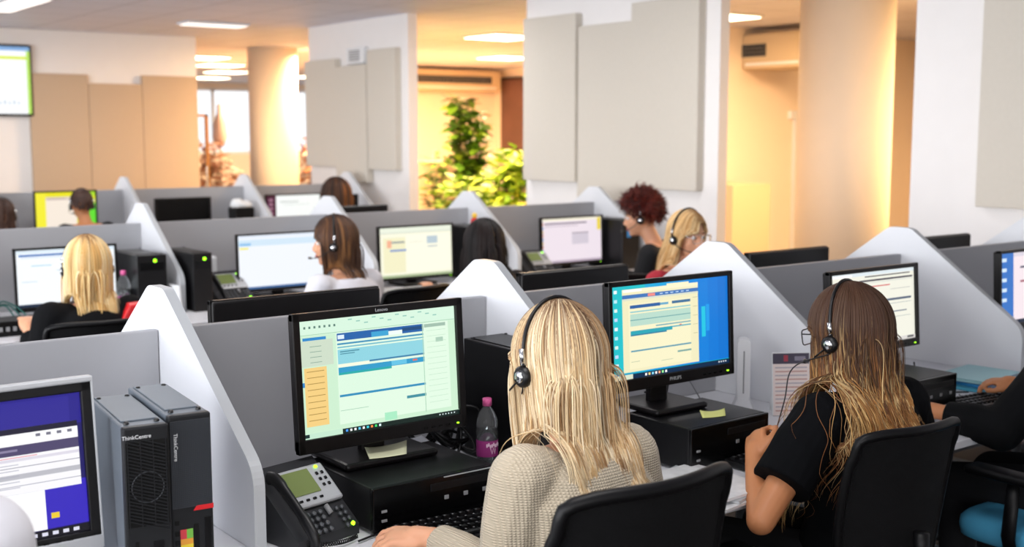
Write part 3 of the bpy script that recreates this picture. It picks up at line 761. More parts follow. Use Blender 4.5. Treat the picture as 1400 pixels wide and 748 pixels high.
# ------------------------------------------------------------------ chair
def make_chair(label, seat_m):
    t = thing('office_chair', label, 'chair')
    # backrest: curved panel
    def back_pt(u, v, off=0.0):
        # u -1..1 across, v 0..1 up
        w = .205 + .018 * math.sin(v * PI) - .03 * (1 - v) ** 2
        z = .56 + .50 * v
        y = -.235 - .075 * v - .035 * math.sin(v * PI * .9) * -1 * .6 + .055 * u * u + off
        x = u * w
        if v > .9: z -= .02 * (abs(u) ** 6)
        return Vector((x, y, z))
    bm = bmesh.new(); nu, nv = 16, 18
    g0 = [[bm.verts.new(back_pt(-.97 + 1.94 * i / nu, .02 + .96 * j / nv, .008)) for i in range(nu + 1)] for j in range(nv + 1)]
    g1 = [[bm.verts.new(back_pt(-.97 + 1.94 * i / nu, .02 + .96 * j / nv, -.004)) for i in range(nu + 1)] for j in range(nv + 1)]
    for j in range(nv):
        for i in range(nu):
            bm.faces.new((g0[j][i], g0[j][i + 1], g0[j + 1][i + 1], g0[j + 1][i]))
            bm.faces.new((g1[j][i + 1], g1[j][i], g1[j + 1][i], g1[j + 1][i + 1]))
    finish('backrest', bm, M_CHAIRM, t, smooth=True)
    rim = []
    for k in range(13): rim.append(back_pt(-1 + 2 * k / 12, 0))
    for k in range(1, 12): rim.append(back_pt(1, k / 12))
    for k in range(13): rim.append(back_pt(1 - 2 * k / 12, 1))
    for k in range(1, 12): rim.append(back_pt(-1, 1 - k / 12))
    rim.append(rim[0]); rim = spline(rim, 2)
    bm = bmesh.new(); tube(bm, rim, .013, 10, cap=False); finish('back_frame', bm, M_CHAIRP, t, smooth=True)
    bm = bmesh.new(); tube(bm, spline([(0, -.02, .40), (0, -.22, .42), (0, -.30, .55), (0, -.30, .78)], 6), [.03] * 12 + [.022] * 7, 10, flat=1.0)
    finish('back_bracket', bm, M_CHAIRP, t, smooth=True)
    bm = bmesh.new()
    poly = round_poly([(-.235, -.21), (.235, -.21), (.245, .25), (-.245, .25)], [.07, .07, .1, .1], 6)
    def sc(k, z): return [Vector((x * k, (y - .02) * k + .02, z)) for x, y in poly]
    ring_loft(bm, [sc(.9, .415), sc(.98, .425), sc(1.0, .45), sc(.99, .475), sc(.93, .49), sc(.75, .494)])
    finish('seat', bm, seat_m, t, smooth=True)
    for s in (-1, 1):
        bm = bmesh.new()
        tube(bm, [(s * .2, .02, .42), (s * .27, .02, .43), (s * .285, .02, .48), (s * .285, .01, .645)], [.018, .02, .022, .02], 10, flat=.6)
        ar = finish('armrest', bm, M_CHAIRP, t, smooth=True)
        bm = bmesh.new(); box(bm, (s * .285, .03, .66), (.075, .25, .028), bev=.012, seg=3); finish('arm_pad', bm, M_CHAIRP, ar, smooth=True)
    bm = bmesh.new(); box(bm, (0, 0, .395), (.2, .24, .045), bev=.01); lathe(bm, [(.028, .09), (.028, .24), (.018, .24), (.018, .39)], n=16)
    finish('gas_column', bm, M_CHAIRP, t)
    for k in range(5):
        a = 2 * PI * k / 5 + .3
        bm = bmesh.new(); e = Vector((math.cos(a) * .3, math.sin(a) * .3, .075))
        tube(bm, [(0, 0, .1), (math.cos(a) * .15, math.sin(a) * .15, .095), e], [.028, .022, .015], 8)
        lg = finish('base_arm', bm, M_CHAIRP, t)
        bm = bmesh.new(); n = Vector((-math.sin(a), math.cos(a), 0)) * .018
        tube(bm, [e - n + Vector((0, 0, -.046)), e + n + Vector((0, 0, -.046))], .028, 14)
        tube(bm, [e + Vector((0, 0, -.02)), e + Vector((0, 0, 0))], .008, 8)
        finish('caster', bm, M_BLACK, lg)
    return t
chair1 = make_chair('black mesh office chair behind the blonde woman in beige knit', mat('black_seat', '141417', .9, bump=('noise', 500, .2)))
chair1.location = (1.385, 1.69, 0); chair1.scale = (.93, 1, 1)
def place_chair(x, y, a, label):
    c = dup(chair1, (x, y, 0), a, label); c.scale = (1, 1, .86); return c
c2 = place_chair(2.455, 1.87, R(-5), 'black mesh office chair behind the woman in black T-shirt')
c2.scale = (.84, .9, .90)
ch3 = make_chair('office chair with bright blue seat at the right edge', M_BLUE)

ch3.location = (3.45, 1.77, 0); ch3.rotation_euler = (0, 0, R(-2))
place_chair(1.53, 4.90, R(-6), 'black office chair behind the far left blonde woman')
place_chair(3.0, 5.02, R(10), 'black office chair behind the bob haired woman')
place_chair(3.62, 4.9, 0, 'black office chair behind the dark haired woman in middle row')
place_chair(4.85, 4.95, 0, 'black office chair under the red haired woman')
place_chair(4.07, 4.2, PI * .8, 'black office chair under the blonde woman with glasses')
place_chair(.2, 1.68, 0, 'black office chair under the person in white at the left edge')
place_chair(2.93, 9.3, 0, 'black office chair under the shaven person in the farthest row')
place_chair(4.75, 9.0, 0, 'black office chair under the long haired person in the farthest row')
place_chair(2.2, 8.8, 0, 'black office chair at the left edge of the farthest row')
# ------------------------------------------------------------------ things on the desks
def keyboard(loc, rz, label):
    t = thing('keyboard', label, 'keyboard', loc, rz)
    bm = bmesh.new(); box(bm, (0, 0, .010), (.445, .15, .018), bev=.005, rot=(.05, 0, 0)); finish('keyboard_base', bm, M_BLACK, t)
    bm = bmesh.new(); r = bmesh.ops.create_cube(bm, size=1.0)
    bmesh.ops.scale(bm, verts=bm.verts, vec=(.0165, .0155, .010))
    top = [v for v in bm.verts if v.co.z > 0]; bmesh.ops.scale(bm, verts=top, vec=(.8, .8, 1))
    k0 = finish('key', bm, mat('key_black', '101012', .35), t); me = k0.data; first = True
    bm = bmesh.new(); box(bm, (0, 0, 0), (.11, .0155, .010), bev=.002); sp = finish('key', bm, MATS['key_black'], t); sp.location = (-.06, -.054, .0175)
    for row in range(5):
        y = .046 - row * .0235 + (.004 if row == 0 else 0)
        for c in range(20):
            if row == 4 and 3 <= c <= 9: continue
            if c in (14,) : continue
            x = -.205 + c * .0212 + (.004 * (row % 2) if c < 14 else 0)
            z = .0222 + y * .05
            if first: k0.location = (x, y, z); first = False
            else:
                o = bpy.data.objects.new('key', me); COL.objects.link(o); o.parent = t; o.location = (x, y, z)
    bm = bmesh.new(); tube(bm, spline([(.0, .07, .012), (.02, .10, .006), (.06, .14, .006)], 6), .0022, 6); finish('cable', bm, M_BLACK, t)
    bm = bmesh.new()
    for c in range(14):
        for row in range(5): box(bm, (-.205 + c * .0212 - .003, .049 - row * .0235, .0276 + (.046 - row * .0235) * .05), (.004, .004, .0003))
    finish('key_legends', bm, M_GREYP, t)
    return t
keyboard((1.56, 2.165, DZ + .001), -.06, 'black keyboard in front of the blonde woman in beige')
keyboard((2.60, 2.12, DZ + .001), .05, 'black keyboard before the blue screened monitor, under the raised hand')
keyboard((3.60, 2.16, DZ + .001), -.1, 'black keyboard beneath the hand at the right edge')

def desk_phone(loc, rz, label, detail=True):
    t = thing('desk_phone', label, 'telephone', loc, rz)
    Rm = Matrix.Rotation(R(36.9), 4, 'X')
    def T(o, x=0, y=0, z=0): return Matrix.Translation((0, -.112, .0265)) @ Rm
    def fin(name, bm, m, par, smooth=False):
        bmesh.ops.transform(bm, matrix=T(0), verts=bm.verts); return finish(name, bm, m, par, smooth)
    bm = bmesh.new(); prism(bm, [(-.11, 0), (.10, 0), (.12, .02), (.085, .155), (.07, .16), (-.11, .025)], 'x', -.105, .105); recalc(bm)
    bd = finish('phone_body', bm, mat('phone_charcoal', '2A2B2E', .4), t)
    # sloping face: local x across, y up the slope
    bm = bmesh.new(); box(bm, (.02, .135, .006), (.165, .115, .014), bev=.006); fc = fin('screen_surround', bm, M_SILVER, t)
    bm = bmesh.new(); box(bm, (-.002, .145, .0145), (.092, .072, .003), bev=.001); fin('display', bm, M_LCD, fc)
    for k in range(4):
        bm = bmesh.new(); box(bm, (-.036 + k * .023, .093, .0145), (.011, .006, .004), bev=.001); fin('soft_key', bm, M_BLACKG, fc)
    for k in range(6):
        bm = bmesh.new(); box(bm, (.065 + .018 * (k % 2), .16 - .018 * (k // 2), .0145), (.009, .009, .004), bev=.002); fin('side_key', bm, M_BLACKG, fc)
    bm = bmesh.new(); box(bm, (.075, .18, .0150), (.010, .008, .004), bev=.002); fin('indicator_light', bm, M_LEDG, fc)
    km = mat('phone_key', '55585C', .35)
    for r_ in range(4):
        for c in range(3):
            bm = bmesh.new(); lathe(bm, [(.0065, 0), (.0062, .005), (.004, .006)], c=(-.035 + c * .021, .058 - r_ * .0175, .003), n=12); fin('number_key', bm, km, t, True)
    for r_ in range(4):
        for c in range(2):
            bm = bmesh.new(); lathe(bm, [(.0055, 0), (.005, .005)], c=(.062 + c * .018, .054 - r_ * .0175, .003), n=12); fin('function_key', bm, km if (r_, c) != (3, 1) else M_LEDG, t, True)
    bm = bmesh.new(); tube(bm, [(.035, .07, .006), (.035, .045, .006)], .007, 12); fin('rocker_key', bm, M_GREYP, t, True)
    bm = bmesh.new()
    pts = [(-.085, -.035, .02), (-.085, -.02, .034), (-.085, .03, .040), (-.085, .12, .040), (-.085, .16, .034), (-.085, .18, .018)]
    tube(bm, spline(pts, 5), [.012] * 5 + [.013] * 6 + [.011] * 5 + [.013] * 10, 12, flat=1.25); fin('handset', bm, M_BLACK, t, True)
    if detail:
        bm = bmesh.new()
        n = 160; pts = []
        for k in range(n):
            s = k / n; c = V3lerp((-.09, -.09, .012), (.06, -.15, .012), s); a = s * 2 * PI * 26
            pts.append((c[0] + .005 * math.cos(a), c[1] - .03 * math.sin(s * PI), c[2] + .005 * math.sin(a)))
        tube(bm, pts, .0016, 5); finish('handset_cord', bm, M_BLACK, t, True)
    return t
def V3lerp(a, b, s): return [a[i] * (1 - s) + b[i] * s for i in range(3)]
ph = desk_phone((1.200, 2.385, DZ + .001), R(12), 'grey and black desk phone with green display, left of the green lit monitor')
ph.scale = (.84, .9, .95)
desk_phone((2.60, 5.98, DZ + .001), R(5), 'dark desk phone left of the pale blue page monitor', False)

def bottle(loc, label, s=1.0):
    t = thing('water_bottle', label, 'bottle', loc); t.scale = (s, s, s)
    bm = bmesh.new(); lathe(bm, [(.024, 0), (.031, .004), (.033, .02), (.031, .05), (.033, .056), (.033, .115), (.031, .125), (.033, .135), (.032, .15), (.026, .172), (.014, .190), (.012, .196), (.012, .205)], n=32)
    finish('bottle_body', bm, M_GLASS, t, True)
    bm = bmesh.new(); lathe(bm, [(.022, .003), (.0295, .006), (.0305, .05), (.0305, .125)], n=32); finish('water', bm, M_WATER, t, True)
    bm = bmesh.new(); lathe(bm, [(.0336, .042), (.0336, .092)], n=32, cap=False); lb = finish('label', bm, M_LABELP, t, True)
    bm = bmesh.new()
    for k in range(9):
        a = -PI / 2 + (k - 4) * .16; box(bm, (.034 * math.cos(a), .034 * math.sin(a), .078 + .003 * math.sin(k * 2)), (.004, .002, .010), rot=(0, 0, a + PI / 2))
    tube(bm, [(.0342 * math.cos(a), .0342 * math.sin(a), z) for a, z in ((-1.9, .07), (-1.75, .052), (-1.6, .07), (-1.45, .052), (-1.4, .068))], .0012, 5)
    finish('label_lettering', bm, mat('label_pale', 'E8C8DC', .5), lb)
    bm = bmesh.new(); lathe(bm, [(.0142, .196), (.0142, .218), (.012, .2195)], n=24); finish('cap', bm, M_PINK, t, True)
    return t
bottle((1.80, 2.49, DZ + .026), 'clear water bottle with pink cap and magenta label beside blonde woman', .86)
bottle((2.02, 5.9, DZ + .001), 'clear bottle with pink cap beside far left blonde woman', 1.0)
# low black box that carries the bottle
t = thing('docking_box', 'low black box under the pink capped bottle', 'box', (1.80, 2.46, DZ + .0005))
bm = bmesh.new(); box(bm, (0, 0, .0125), (.12, .2, .025), bev=.006); finish('case', bm, M_PC, t)
bm = bmesh.new(); box(bm, (0, -.101, .013), (.09, .003, .008)); finish('front_slot', bm, M_GRILLD, t)

def sheet(name, label, cat, pts, z, m, rz=0, curlh=.004, grp=None, lines=None):
    bm = bmesh.new(); n = 8
    a, b, c, d = [Vector((x, y, 0)) for x, y in pts]
    g = [[None] * (n + 1) for _ in range(n + 1)]
    for i in range(n + 1):
        for j in range(n + 1):
            u, v = i / n, j / n
            p = a * (1 - u) * (1 - v) + b * u * (1 - v) + c * u * v + d * (1 - u) * v
            p.z = z + curlh * (u - .5) ** 2 * 4 * (v * .8 + .2) + .0004
            g[i][j] = bm.verts.new(p)
    for i in range(n):
        for j in range(n): bm.faces.new((g[i][j], g[i + 1][j], g[i + 1][j + 1], g[i][j + 1]))
    cen = (a + b + c + d) / 4; cen.z = z
    bmesh.ops.translate(bm, verts=bm.verts, vec=-cen)
    o = finish(name, bm, m, None, True, loc=cen); sd = o.modifiers.new('s', 'SOLIDIFY'); sd.thickness = .0006
    tag(o, label, cat, grp)
    if lines:
        bm = bmesh.new()
        for k in range(lines):
            v = (k + 1) / (lines + 1)
            p = (a * .85 + b * .15) * (1 - v) + (d * .85 + c * .15) * v; q = (a * .25 + b * .75) * (1 - v) + (d * .25 + c * .75) * v
            hgt = z + .0030 + curlh * .6
            w = (d - a).normalized() * .0012
            bm.faces.new([bm.verts.new(x) for x in (p - w - cen + V_z(hgt), q - w - cen + V_z(hgt), q + w - cen + V_z(hgt), p + w - cen + V_z(hgt))])
        for v in bm.verts: v.co.z -= z * 0 + cen.z * 0
        for v in bm.verts: v.co.z = curlh * .5 + .0012
        finish('printed_lines', bm, M_GREYP, o)
    return o
def V_z(z): return Vector((0, 0, z))
B2 = DZ + .111 + .019
sheet('sticky_note', 'pale paper note lying on the green lit monitor stand', 'note', [(1.405, 2.425), (1.50, 2.41), (1.56, 2.505), (1.445, 2.52)], B2, M_NOTEG, curlh=.006)
sheet('sticky_note', 'folded white slip behind the stand of the green lit monitor', 'note', [(1.58, 2.54), (1.65, 2.54), (1.66, 2.59), (1.60, 2.59)], DZ + .112, M_PAPER, curlh=.004)
sheet('sticky_note', 'yellow green sticky note on the black computer under the blue screen', 'note', [(2.355, 2.245), (2.425, 2.225), (2.475, 2.275), (2.40, 2.30)], DZ + .126, M_NOTEY, curlh=.006)
sheet('paper_sheet', 'white printed sheet next to the beige sleeve and keyboard', 'paper', [(1.42, 2.00), (1.62, 1.98), (1.64, 2.07), (1.44, 2.085)], DZ, M_PAPER, lines=4)
sheet('paper_sheet', 'white sheet under the hand at the right edge', 'paper', [(3.50, 2.0), (3.72, 2.0), (3.78, 2.10), (3.60, 2.10)], DZ, M_PAPER, curlh=.01)
# stack of magazines right of the blonde woman
mg = [(2.16, 2.05, .15, 'E2E4E6'), (2.19, 2.07, .32, 'C9CDD0'), (2.175, 2.06, .05, 'EDEEF0')]
for k, (x, y, a, c) in enumerate(mg):
    t = thing('magazine', ['bottom grey white magazine under the pile beside the black computer', 'middle tilted grey magazine of the pile on the desk', 'top white magazine of the pile right of the beige sweater'][k], 'magazine', (x, y, DZ + .0005 + k * .0085), a, 'magazines piled on the desk')
    bm = bmesh.new(); box(bm, (0, 0, .004), (.20, .27, .007), bev=.0008); finish('pages', bm, mat('pages_' + c, c, .7), t)
    bm = bmesh.new(); box(bm, (0, 0, .0078), (.202, .272, .0006)); finish('cover', bm, mat('cover_' + c, 'B9BEC2' if k == 1 else c, .35, var=.35, vscale=30), t)
# green eraser packet
t = thing('sticky_pad', 'bright green pad with white wrapper on the desk edge', 'note pad', (2.30, 2.00, DZ + .001), .2)
bm = bmesh.new(); box(bm, (0, 0, .006), (.06, .045, .012), bev=.001); finish('pad_block', bm, mat('vivid_green', '58D838', .6), t)
bm = bmesh.new(); box(bm, (.012, .022, .014), (.05, .03, .014), bev=.004, rot=(.2, .1, .4)); finish('wrapper', bm, M_PAPER, t)
# white modem
t = thing('wifi_modem', 'slim white upright modem beside the blue screened monitor', 'modem', (2.925, 2.61, DZ + .001), R(-46))
bm = bmesh.new()
prof = round_poly([(-.021, .03), (.021, .03), (.021, .238), (-.021, .238)], [.004, .004, .018, .018], 6)
prism(bm, prof, 'y', -.03, .03); recalc(bm); finish('modem_body', bm, M_WHITEP, t)
bm = bmesh.new(); box(bm, (.0, -.0305, .13), (.004, .003, .14), bev=.001); finish('light_slot', bm, M_GREYP, t)
bm = bmesh.new(); ring_loft(bm, [[Vector((x * k, y * k2, z)) for x, y in round_poly([(-.03, -.035), (.03, -.035), (.03, .035), (-.03, .035)], [.01] * 4, 4)] for k, k2, z in ((1.2, 1.1, 0), (1.2, 1.1, .01), (.8, .95, .035), (.72, .9, .045))]); finish('modem_foot', bm, M_WHITEP, t)
# calendar leaning on the side screen
t = thing('desk_calendar', 'white desk calendar sheet with dark header, left of woman in black', 'calendar', (2.995, 2.47, DZ + .001), R(-32))
rc = [(0, 0, 1, 1, 'EBDDD8'), (0, 0, 1, .17, '4A4656'), (.3, .03, .42, .13, 'A84050'), (.6, .05, .9, .12, '8C8898')]
for k in range(12): rc.append((.06, .22 + .063 * k, .94, .24 + .063 * k, 'C89A90' if k % 2 else 'B8B0B8'))
s = rects_mesh('calendar_page', rc, .12, .20, M_PRINT, t); s.location = (0, -.004, .10); s.rotation_euler = (-.12, 0, 0)
bm = bmesh.new(); box(bm, (0, .002, .10), (.124, .003, .204), bev=.001, rot=(-.12, 0, 0)); finish('backing_board', bm, M_PAPER, t)
bm = bmesh.new(); box(bm, (0, .035, .085), (.10, .003, .18), bev=.001, rot=(.25, 0, 0)); finish('easel_back', bm, M_PAPER, t)
# folders
for k, (x, y, z, a, m, lab) in enumerate([(3.90, 2.33, 0, .10, M_TEAL, 'bottom teal blue folder against the white side screen'), (3.92, 2.35, .0135, -.05, mat('blue_folder', '2F86C2', .4), 'middle blue folder of the pile at right'), (3.91, 2.37, .027, .12, M_TEALL, 'pale green topmost folder of the pile at right')]):
    t = thing('folder', lab, 'folder', (x, y, DZ + .001 + z), a, 'folders piled at the right')
    bm = bmesh.new(); box(bm, (0, 0, .0015), (.27, .2, .002), bev=.0005); box(bm, (0, 0, .0115), (.27, .2, .002), bev=.0005); box(bm, (-.134, 0, .0065), (.002, .2, .012)); finish('cover', bm, m, t)
    bm = bmesh.new(); box(bm, (.004, 0, .0065), (.25, .185, .008)); finish('pages', bm, M_PAPER, t)

# tangled cables
rr = random.Random(4)
def cable(pts, label, r=.004, grp=None, m=None):
    bm = bmesh.new(); tube(bm, spline(pts, 8), r, 6); o = finish('cable', bm, m or M_BLACK, None, True); tag(o, label, 'cable', grp); return o
for k in range(11):
    x0 = 1.66 + .02 * rr.random(); 
    pts = [(1.60 + .1 * rr.random(), 2.66 + .05 * rr.random(), .87 + .05 * rr.random())]
    for q in range(4): pts.append((1.66 + .20 * rr.random(), 2.60 + .14 * rr.random(), DZ + .03 + .15 * rr.random()))
    pts.append((1.86 + .0 * rr.random(), 2.68 + .08 * rr.random(), .80 + .16 * rr.random()))
    cable(pts, 'black cable in the tangle between green lit monitor and black tower', .0045, 'tangled black cables behind the monitor')
cable([(1.40, 2.26, .748), (1.33, 2.22, .746), (1.27, 2.17, .746), (1.22, 2.10, .746), (1.17, 2.05, .746)], 'black cable on desk between phone and hand', .0028)
cable([(1.27, 2.245, .747), (1.32, 2.26, .746), (1.35, 2.255, .747), (1.40, 2.24, .748)], 'short black cable from phone to the black computer', .0028)
cable([(2.35, 2.47, .90), (2.44, 2.52, .885), (2.52, 2.50, .93), (2.56, 2.58, .90), (2.62, 2.66, .80)], 'black cable hanging behind the blue screened monitor', .003)
cable([(2.50, 2.56, .88), (2.60, 2.60, .90), (2.72, 2.66, .86), (2.83, 2.70, .76)], 'thin cable arching between the blue screened monitor and modem', .0022, m=M_GREYP)
cable([(3.30, 2.06, .745), (3.28, 1.99, .744), (3.30, 1.95, .738), (3.31, 1.93, .70)], 'thin dark cable dropping over the desk edge by the hand', .0022)
cable([(3.50, 2.36, .87), (3.58, 2.40, .80), (3.66, 2.36, .75), (3.74, 2.30, .745)], 'dark cable beside the computer under the cream screened monitor', .0028)

# things in the middle row
tealm = mat('teal_cable', '1F5E58', .5)
for k in range(3):
    cable([(1.36 + .03 * k, 5.92, .746), (1.40 + .02 * k, 5.95, .80 + .02 * k), (1.47 + .02 * k, 5.97, .82), (1.52 + .03 * k, 5.93, .75), (1.62, 5.88, .75)], 'dark teal cable loop on the far left desk of the middle row', .004, 'teal cables', tealm)
t = thing('docking_box', 'small black box at the far left below the white page monitor', 'box', (1.42, 5.62, DZ))
bm = bmesh.new(); box(bm, (0, 0, .035), (.22, .16, .07), bev=.006); finish('case', bm, M_PC, t)
bm = bmesh.new()
for k in range(6): box(bm, (-.08 + k * .03, -.081, .035), (.015, .003, .02))
finish('vent_slot', bm, M_GREYP, t)
t = thing('paper_sheet', 'white card leaning on side screen right of green lit tower', 'paper', (2.245, 5.80, DZ + .001), .2)
bm = bmesh.new(); box(bm, (0, 0, .07), (.012, .10, .14), bev=.001, rot=(0, -.08, 0)); finish('card', bm, M_PAPER, t)
t = thing('wifi_modem', 'small white upright device left of the pale blue page monitor', 'modem', (2.62, 6.22, DZ + .001))
bm = bmesh.new(); box(bm, (0, 0, .12), (.035, .09, .22), bev=.012); finish('modem_body', bm, M_WHITEP, t)
bm = bmesh.new(); box(bm, (0, 0, .006), (.07, .12, .012), bev=.004); finish('modem_foot', bm, M_WHITEP, t)
for (x, y, lab) in ((4.62, 5.88, 'dark desk phone left of the mauve page monitor'),):
    desk_phone((x, y, DZ + .001), R(-5), lab, False)
t = thing('blue_badge', 'small blue sticker on the black tower by the red haired woman', 'sticker', (5.36, 5.806, .98))
bm = bmesh.new(); box(bm, (0, 0, 0), (.035, .003, .05), bev=.001); finish('badge_plate', bm, mat('badge_blue', '3E8ED0', .3), t)
for (x, y, z, c, nm, lab) in ((4.28, 6.05, 1.071, 'D03048', 'toy_figure', 'small red toy with yellow top on the tower behind the dark haired woman'),):
    t = thing(nm, lab, 'toy', (x, y, z))
    bm = bmesh.new(); lathe(bm, [(.012, 0), (.028, .01), (.022, .035), (.012, .045)], n=14); finish('toy_body', bm, M_RED, t, True)
    bm = bmesh.new(); lathe(bm, [(.012, .045), (.018, .055), (.015, .07), (.004, .078)], n=14); finish('toy_head', bm, mat('toy_yellow', 'E8C040', .5), t, True)
# farthest row extras
t = thing('headphone_box', 'black box with crumpled white tissue beside farthest row side screen', 'box', (4.42, 9.8, DZ + .001))
bm = bmesh.new(); lathe(bm, [(.10, 0), (.115, .02), (.12, .24), (.11, .25)], n=4); bmesh.ops.rotate(bm, verts=bm.verts, cent=(0, 0, 0), matrix=Matrix.Rotation(PI / 4, 3, 'Z')); finish('box_body', bm, M_PC, t)
bm = bmesh.new(); ell(bm, (0, 0, .27), (.10, .07, .04)); ell(bm, (-.04, 0, .295), (.05, .04, .03)); remeshed('tissue', bm, .008, M_PAPER, t, 2, disp=(.012, 30))
t = thing('mug', 'small blue mug on desk at the side screen of the farthest row', 'mug', (3.34, 9.78, DZ + .001))
bm = bmesh.new(); lathe(bm, [(.036, 0), (.04, .004), (.04, .095), (.036, .095), (.036, .006)], n=20, cap=True); finish('cup', bm, mat('mug_blue', '3F6F9F', .4), t, True)
bm = bmesh.new(); tube(bm, spline([(.038, 0, .075), (.062, 0, .07), (.062, 0, .035), (.038, 0, .025)], 5), .005, 8); finish('handle', bm, MATS['mug_blue'], t, True)

# ------------------------------------------------------------------ plants in the warm hall
def leaf_cloud(name, parent, spots, size, cols, seed):
    r = random.Random(seed); vs = []; fs = []; cs = []
    for (c, d) in spots:
        c = Vector(c); d = Vector(d).normalized(); L = size * (.7 + .6 * r.random()); w = L * .26
        sd = d.cross(Vector((0, 0, 1)))
        sd = sd.normalized() if sd.length > .01 else Vector((1, 0, 0))
        sd = (sd + Vector((r.uniform(-.4, .4), r.uniform(-.4, .4), r.uniform(-.4, .4)))).normalized()
        dr = Vector((0, 0, -L * .25)); b = len(vs)
        vs += [c, c + d * L * .35 + sd * w + dr * .2, c + d * L * .7 + sd * w * .7 + dr * .6, c + d * L + dr, c + d * L * .7 - sd * w * .7 + dr * .6, c + d * L * .35 - sd * w + dr * .2]
        fs += [(b, b + 1, b + 2, b + 3), (b, b + 3, b + 4, b + 5)]
        col = hexc(r.choice(cols)); cs += [(*col, 1)] * 8
    me = bpy.data.meshes.new(name); me.from_pydata([tuple(v) for v in vs], [], fs)
    ca = me.color_attributes.new('Col', 'FLOAT_COLOR', 'CORNER'); ca.data.foreach_set('color', np.array(cs, dtype=np.float32).ravel())
    me.materials.append(M_LEAF); o = bpy.data.objects.new(name, me); COL.objects.link(o); o.parent = parent
    return o
def pot(t, r=.2, h=.38, m=None):
    bm = bmesh.new(); lathe(bm, [(r * .75, 0), (r * .78, .01), (r, h), (r * 1.04, h), (r * 1.04, h + .03), (r * .9, h + .03), (r * .88, h - .02)], n=24); finish('pot', bm, m or mat('terracotta', '8A5A3A', .7), t, True)
GREENS = ['4E7A20', '3A5F18', '6E9A28', '8CB030', '2E4A14']
LIME = ['8CB42C', 'A8C83A', '6E9A24', 'C2D850', '587E1E']
def stalk_plant(x, y, label, h, rad, nst, size, cols, seed, grp=None):
    t = thing('potted_plant', label, 'plant', (x, y, 0), 0, grp); pot(t); r = random.Random(seed)
    for s in range(nst):
        a = r.uniform(0, 6.28); q = rad * r.uniform(.2, 1); hh = h * r.uniform(.72, 1)
        p0 = V_((r.uniform(-.05, .05), r.uniform(-.05, .05), .38)); p1 = V_((math.cos(a) * q * .5, math.sin(a) * q * .5, hh * .55)); p2 = V_((math.cos(a) * q, math.sin(a) * q, hh))
        pts = spline([p0, p1, p2], 8)
        bm = bmesh.new(); tube(bm, pts, [.014 - .008 * k / (len(pts) - 1) for k in range(len(pts))], 6); finish('stem', bm, mat('stem_brown', '5A4A24', .7), t, True)
        sp = []
        for k in range(3, len(pts)):
            for j in range(9):
                a2 = r.uniform(0, 6.28); sp.append((pts[k] + Vector((0, 0, r.uniform(-.05, .05))), (math.cos(a2), math.sin(a2), r.uniform(-.3, .9))))
        leaf_cloud('foliage', t, sp, size, cols, seed * 50 + s)
    return t
def V_(t): return Vector(t)
def bushy(x, y, label, h, rad, n, size, cols, seed):
    t = thing('potted_plant', label, 'plant', (x, y, 0)); pot(t, .24, .4); r = random.Random(seed); sp = []
    for k in range(n):
        a = r.uniform(0, 6.28); el_ = r.uniform(-.6, 1.4); q = rad * r.uniform(.3, 1)
        p = Vector((math.cos(a) * math.cos(el_) * q, math.sin(a) * math.cos(el_) * q, h * .62 + math.sin(el_) * q * h * .42 / rad))
        sp.append((p, (math.cos(a), math.sin(a), r.uniform(-.3, .8))))
    for k in range(9):
        a = k * .7; bm = bmesh.new(); tube(bm, [(0, 0, .38), (math.cos(a) * rad * .3, math.sin(a) * rad * .3, h * .5), (math.cos(a) * rad * .6, math.sin(a) * rad * .6, h * .8)], [.012, .008, .004], 6); finish('stem', bm, mat('stem_brown', '5A4A24', .7), t, True)
    leaf_cloud('foliage', t, sp, size, cols, seed)
    return t
stalk_plant(8.78, 12.5, 'tall dark green potted plant below the dark slot air conditioner', 2.08, .22, 6, .22, GREENS, 3)
bushy(8.79, 11.45, 'bushy yellow green plant right of the tall dark green plant', 1.42, .40, 700, .19, LIME, 8)
bushy(7.45, 10.7, 'low leafy yellow green plant at the foot of the tall plant', 1.12, .32, 420, .16, LIME, 9)
bushy(7.55, 11.35, 'plant peeking out beside the far white pier, few leaves showing', 1.45, .16, 120, .16, GREENS, 10)
# dried arrangement before the bright window
DRY = ['C9A08A', 'A87A62', 'E0C4B0', 'B88C74', '8A6048']
bushy(6.33, 15.25, 'dusty pink dried plant left of the far round column', 1.5, .42, 500, .16, DRY, 11)
bushy(8.0, 15.1, 'dusty pink dried plant right of the far round column', 1.6, .3, 360, .16, DRY, 12)
t = thing('floor_lamp', 'pale slender lamp above the dried plant before the bright window', 'lamp', (6.62, 15.3, 0))
bm = bmesh.new(); lathe(bm, [(.14, 0), (.14, .02), (.02, .03), (.012, 1.45)], n=16); finish('pole', bm, M_GREYP, t, True)
bm = bmesh.new(); lathe(bm, [(.05, 1.45), (.10, 1.58), (.09, 1.75), (.03, 1.9), (.025, 2.02)], n=20); finish('lamp_shade', bm, mat('pinkish_glass', 'D8C0BC', .3), t, True)
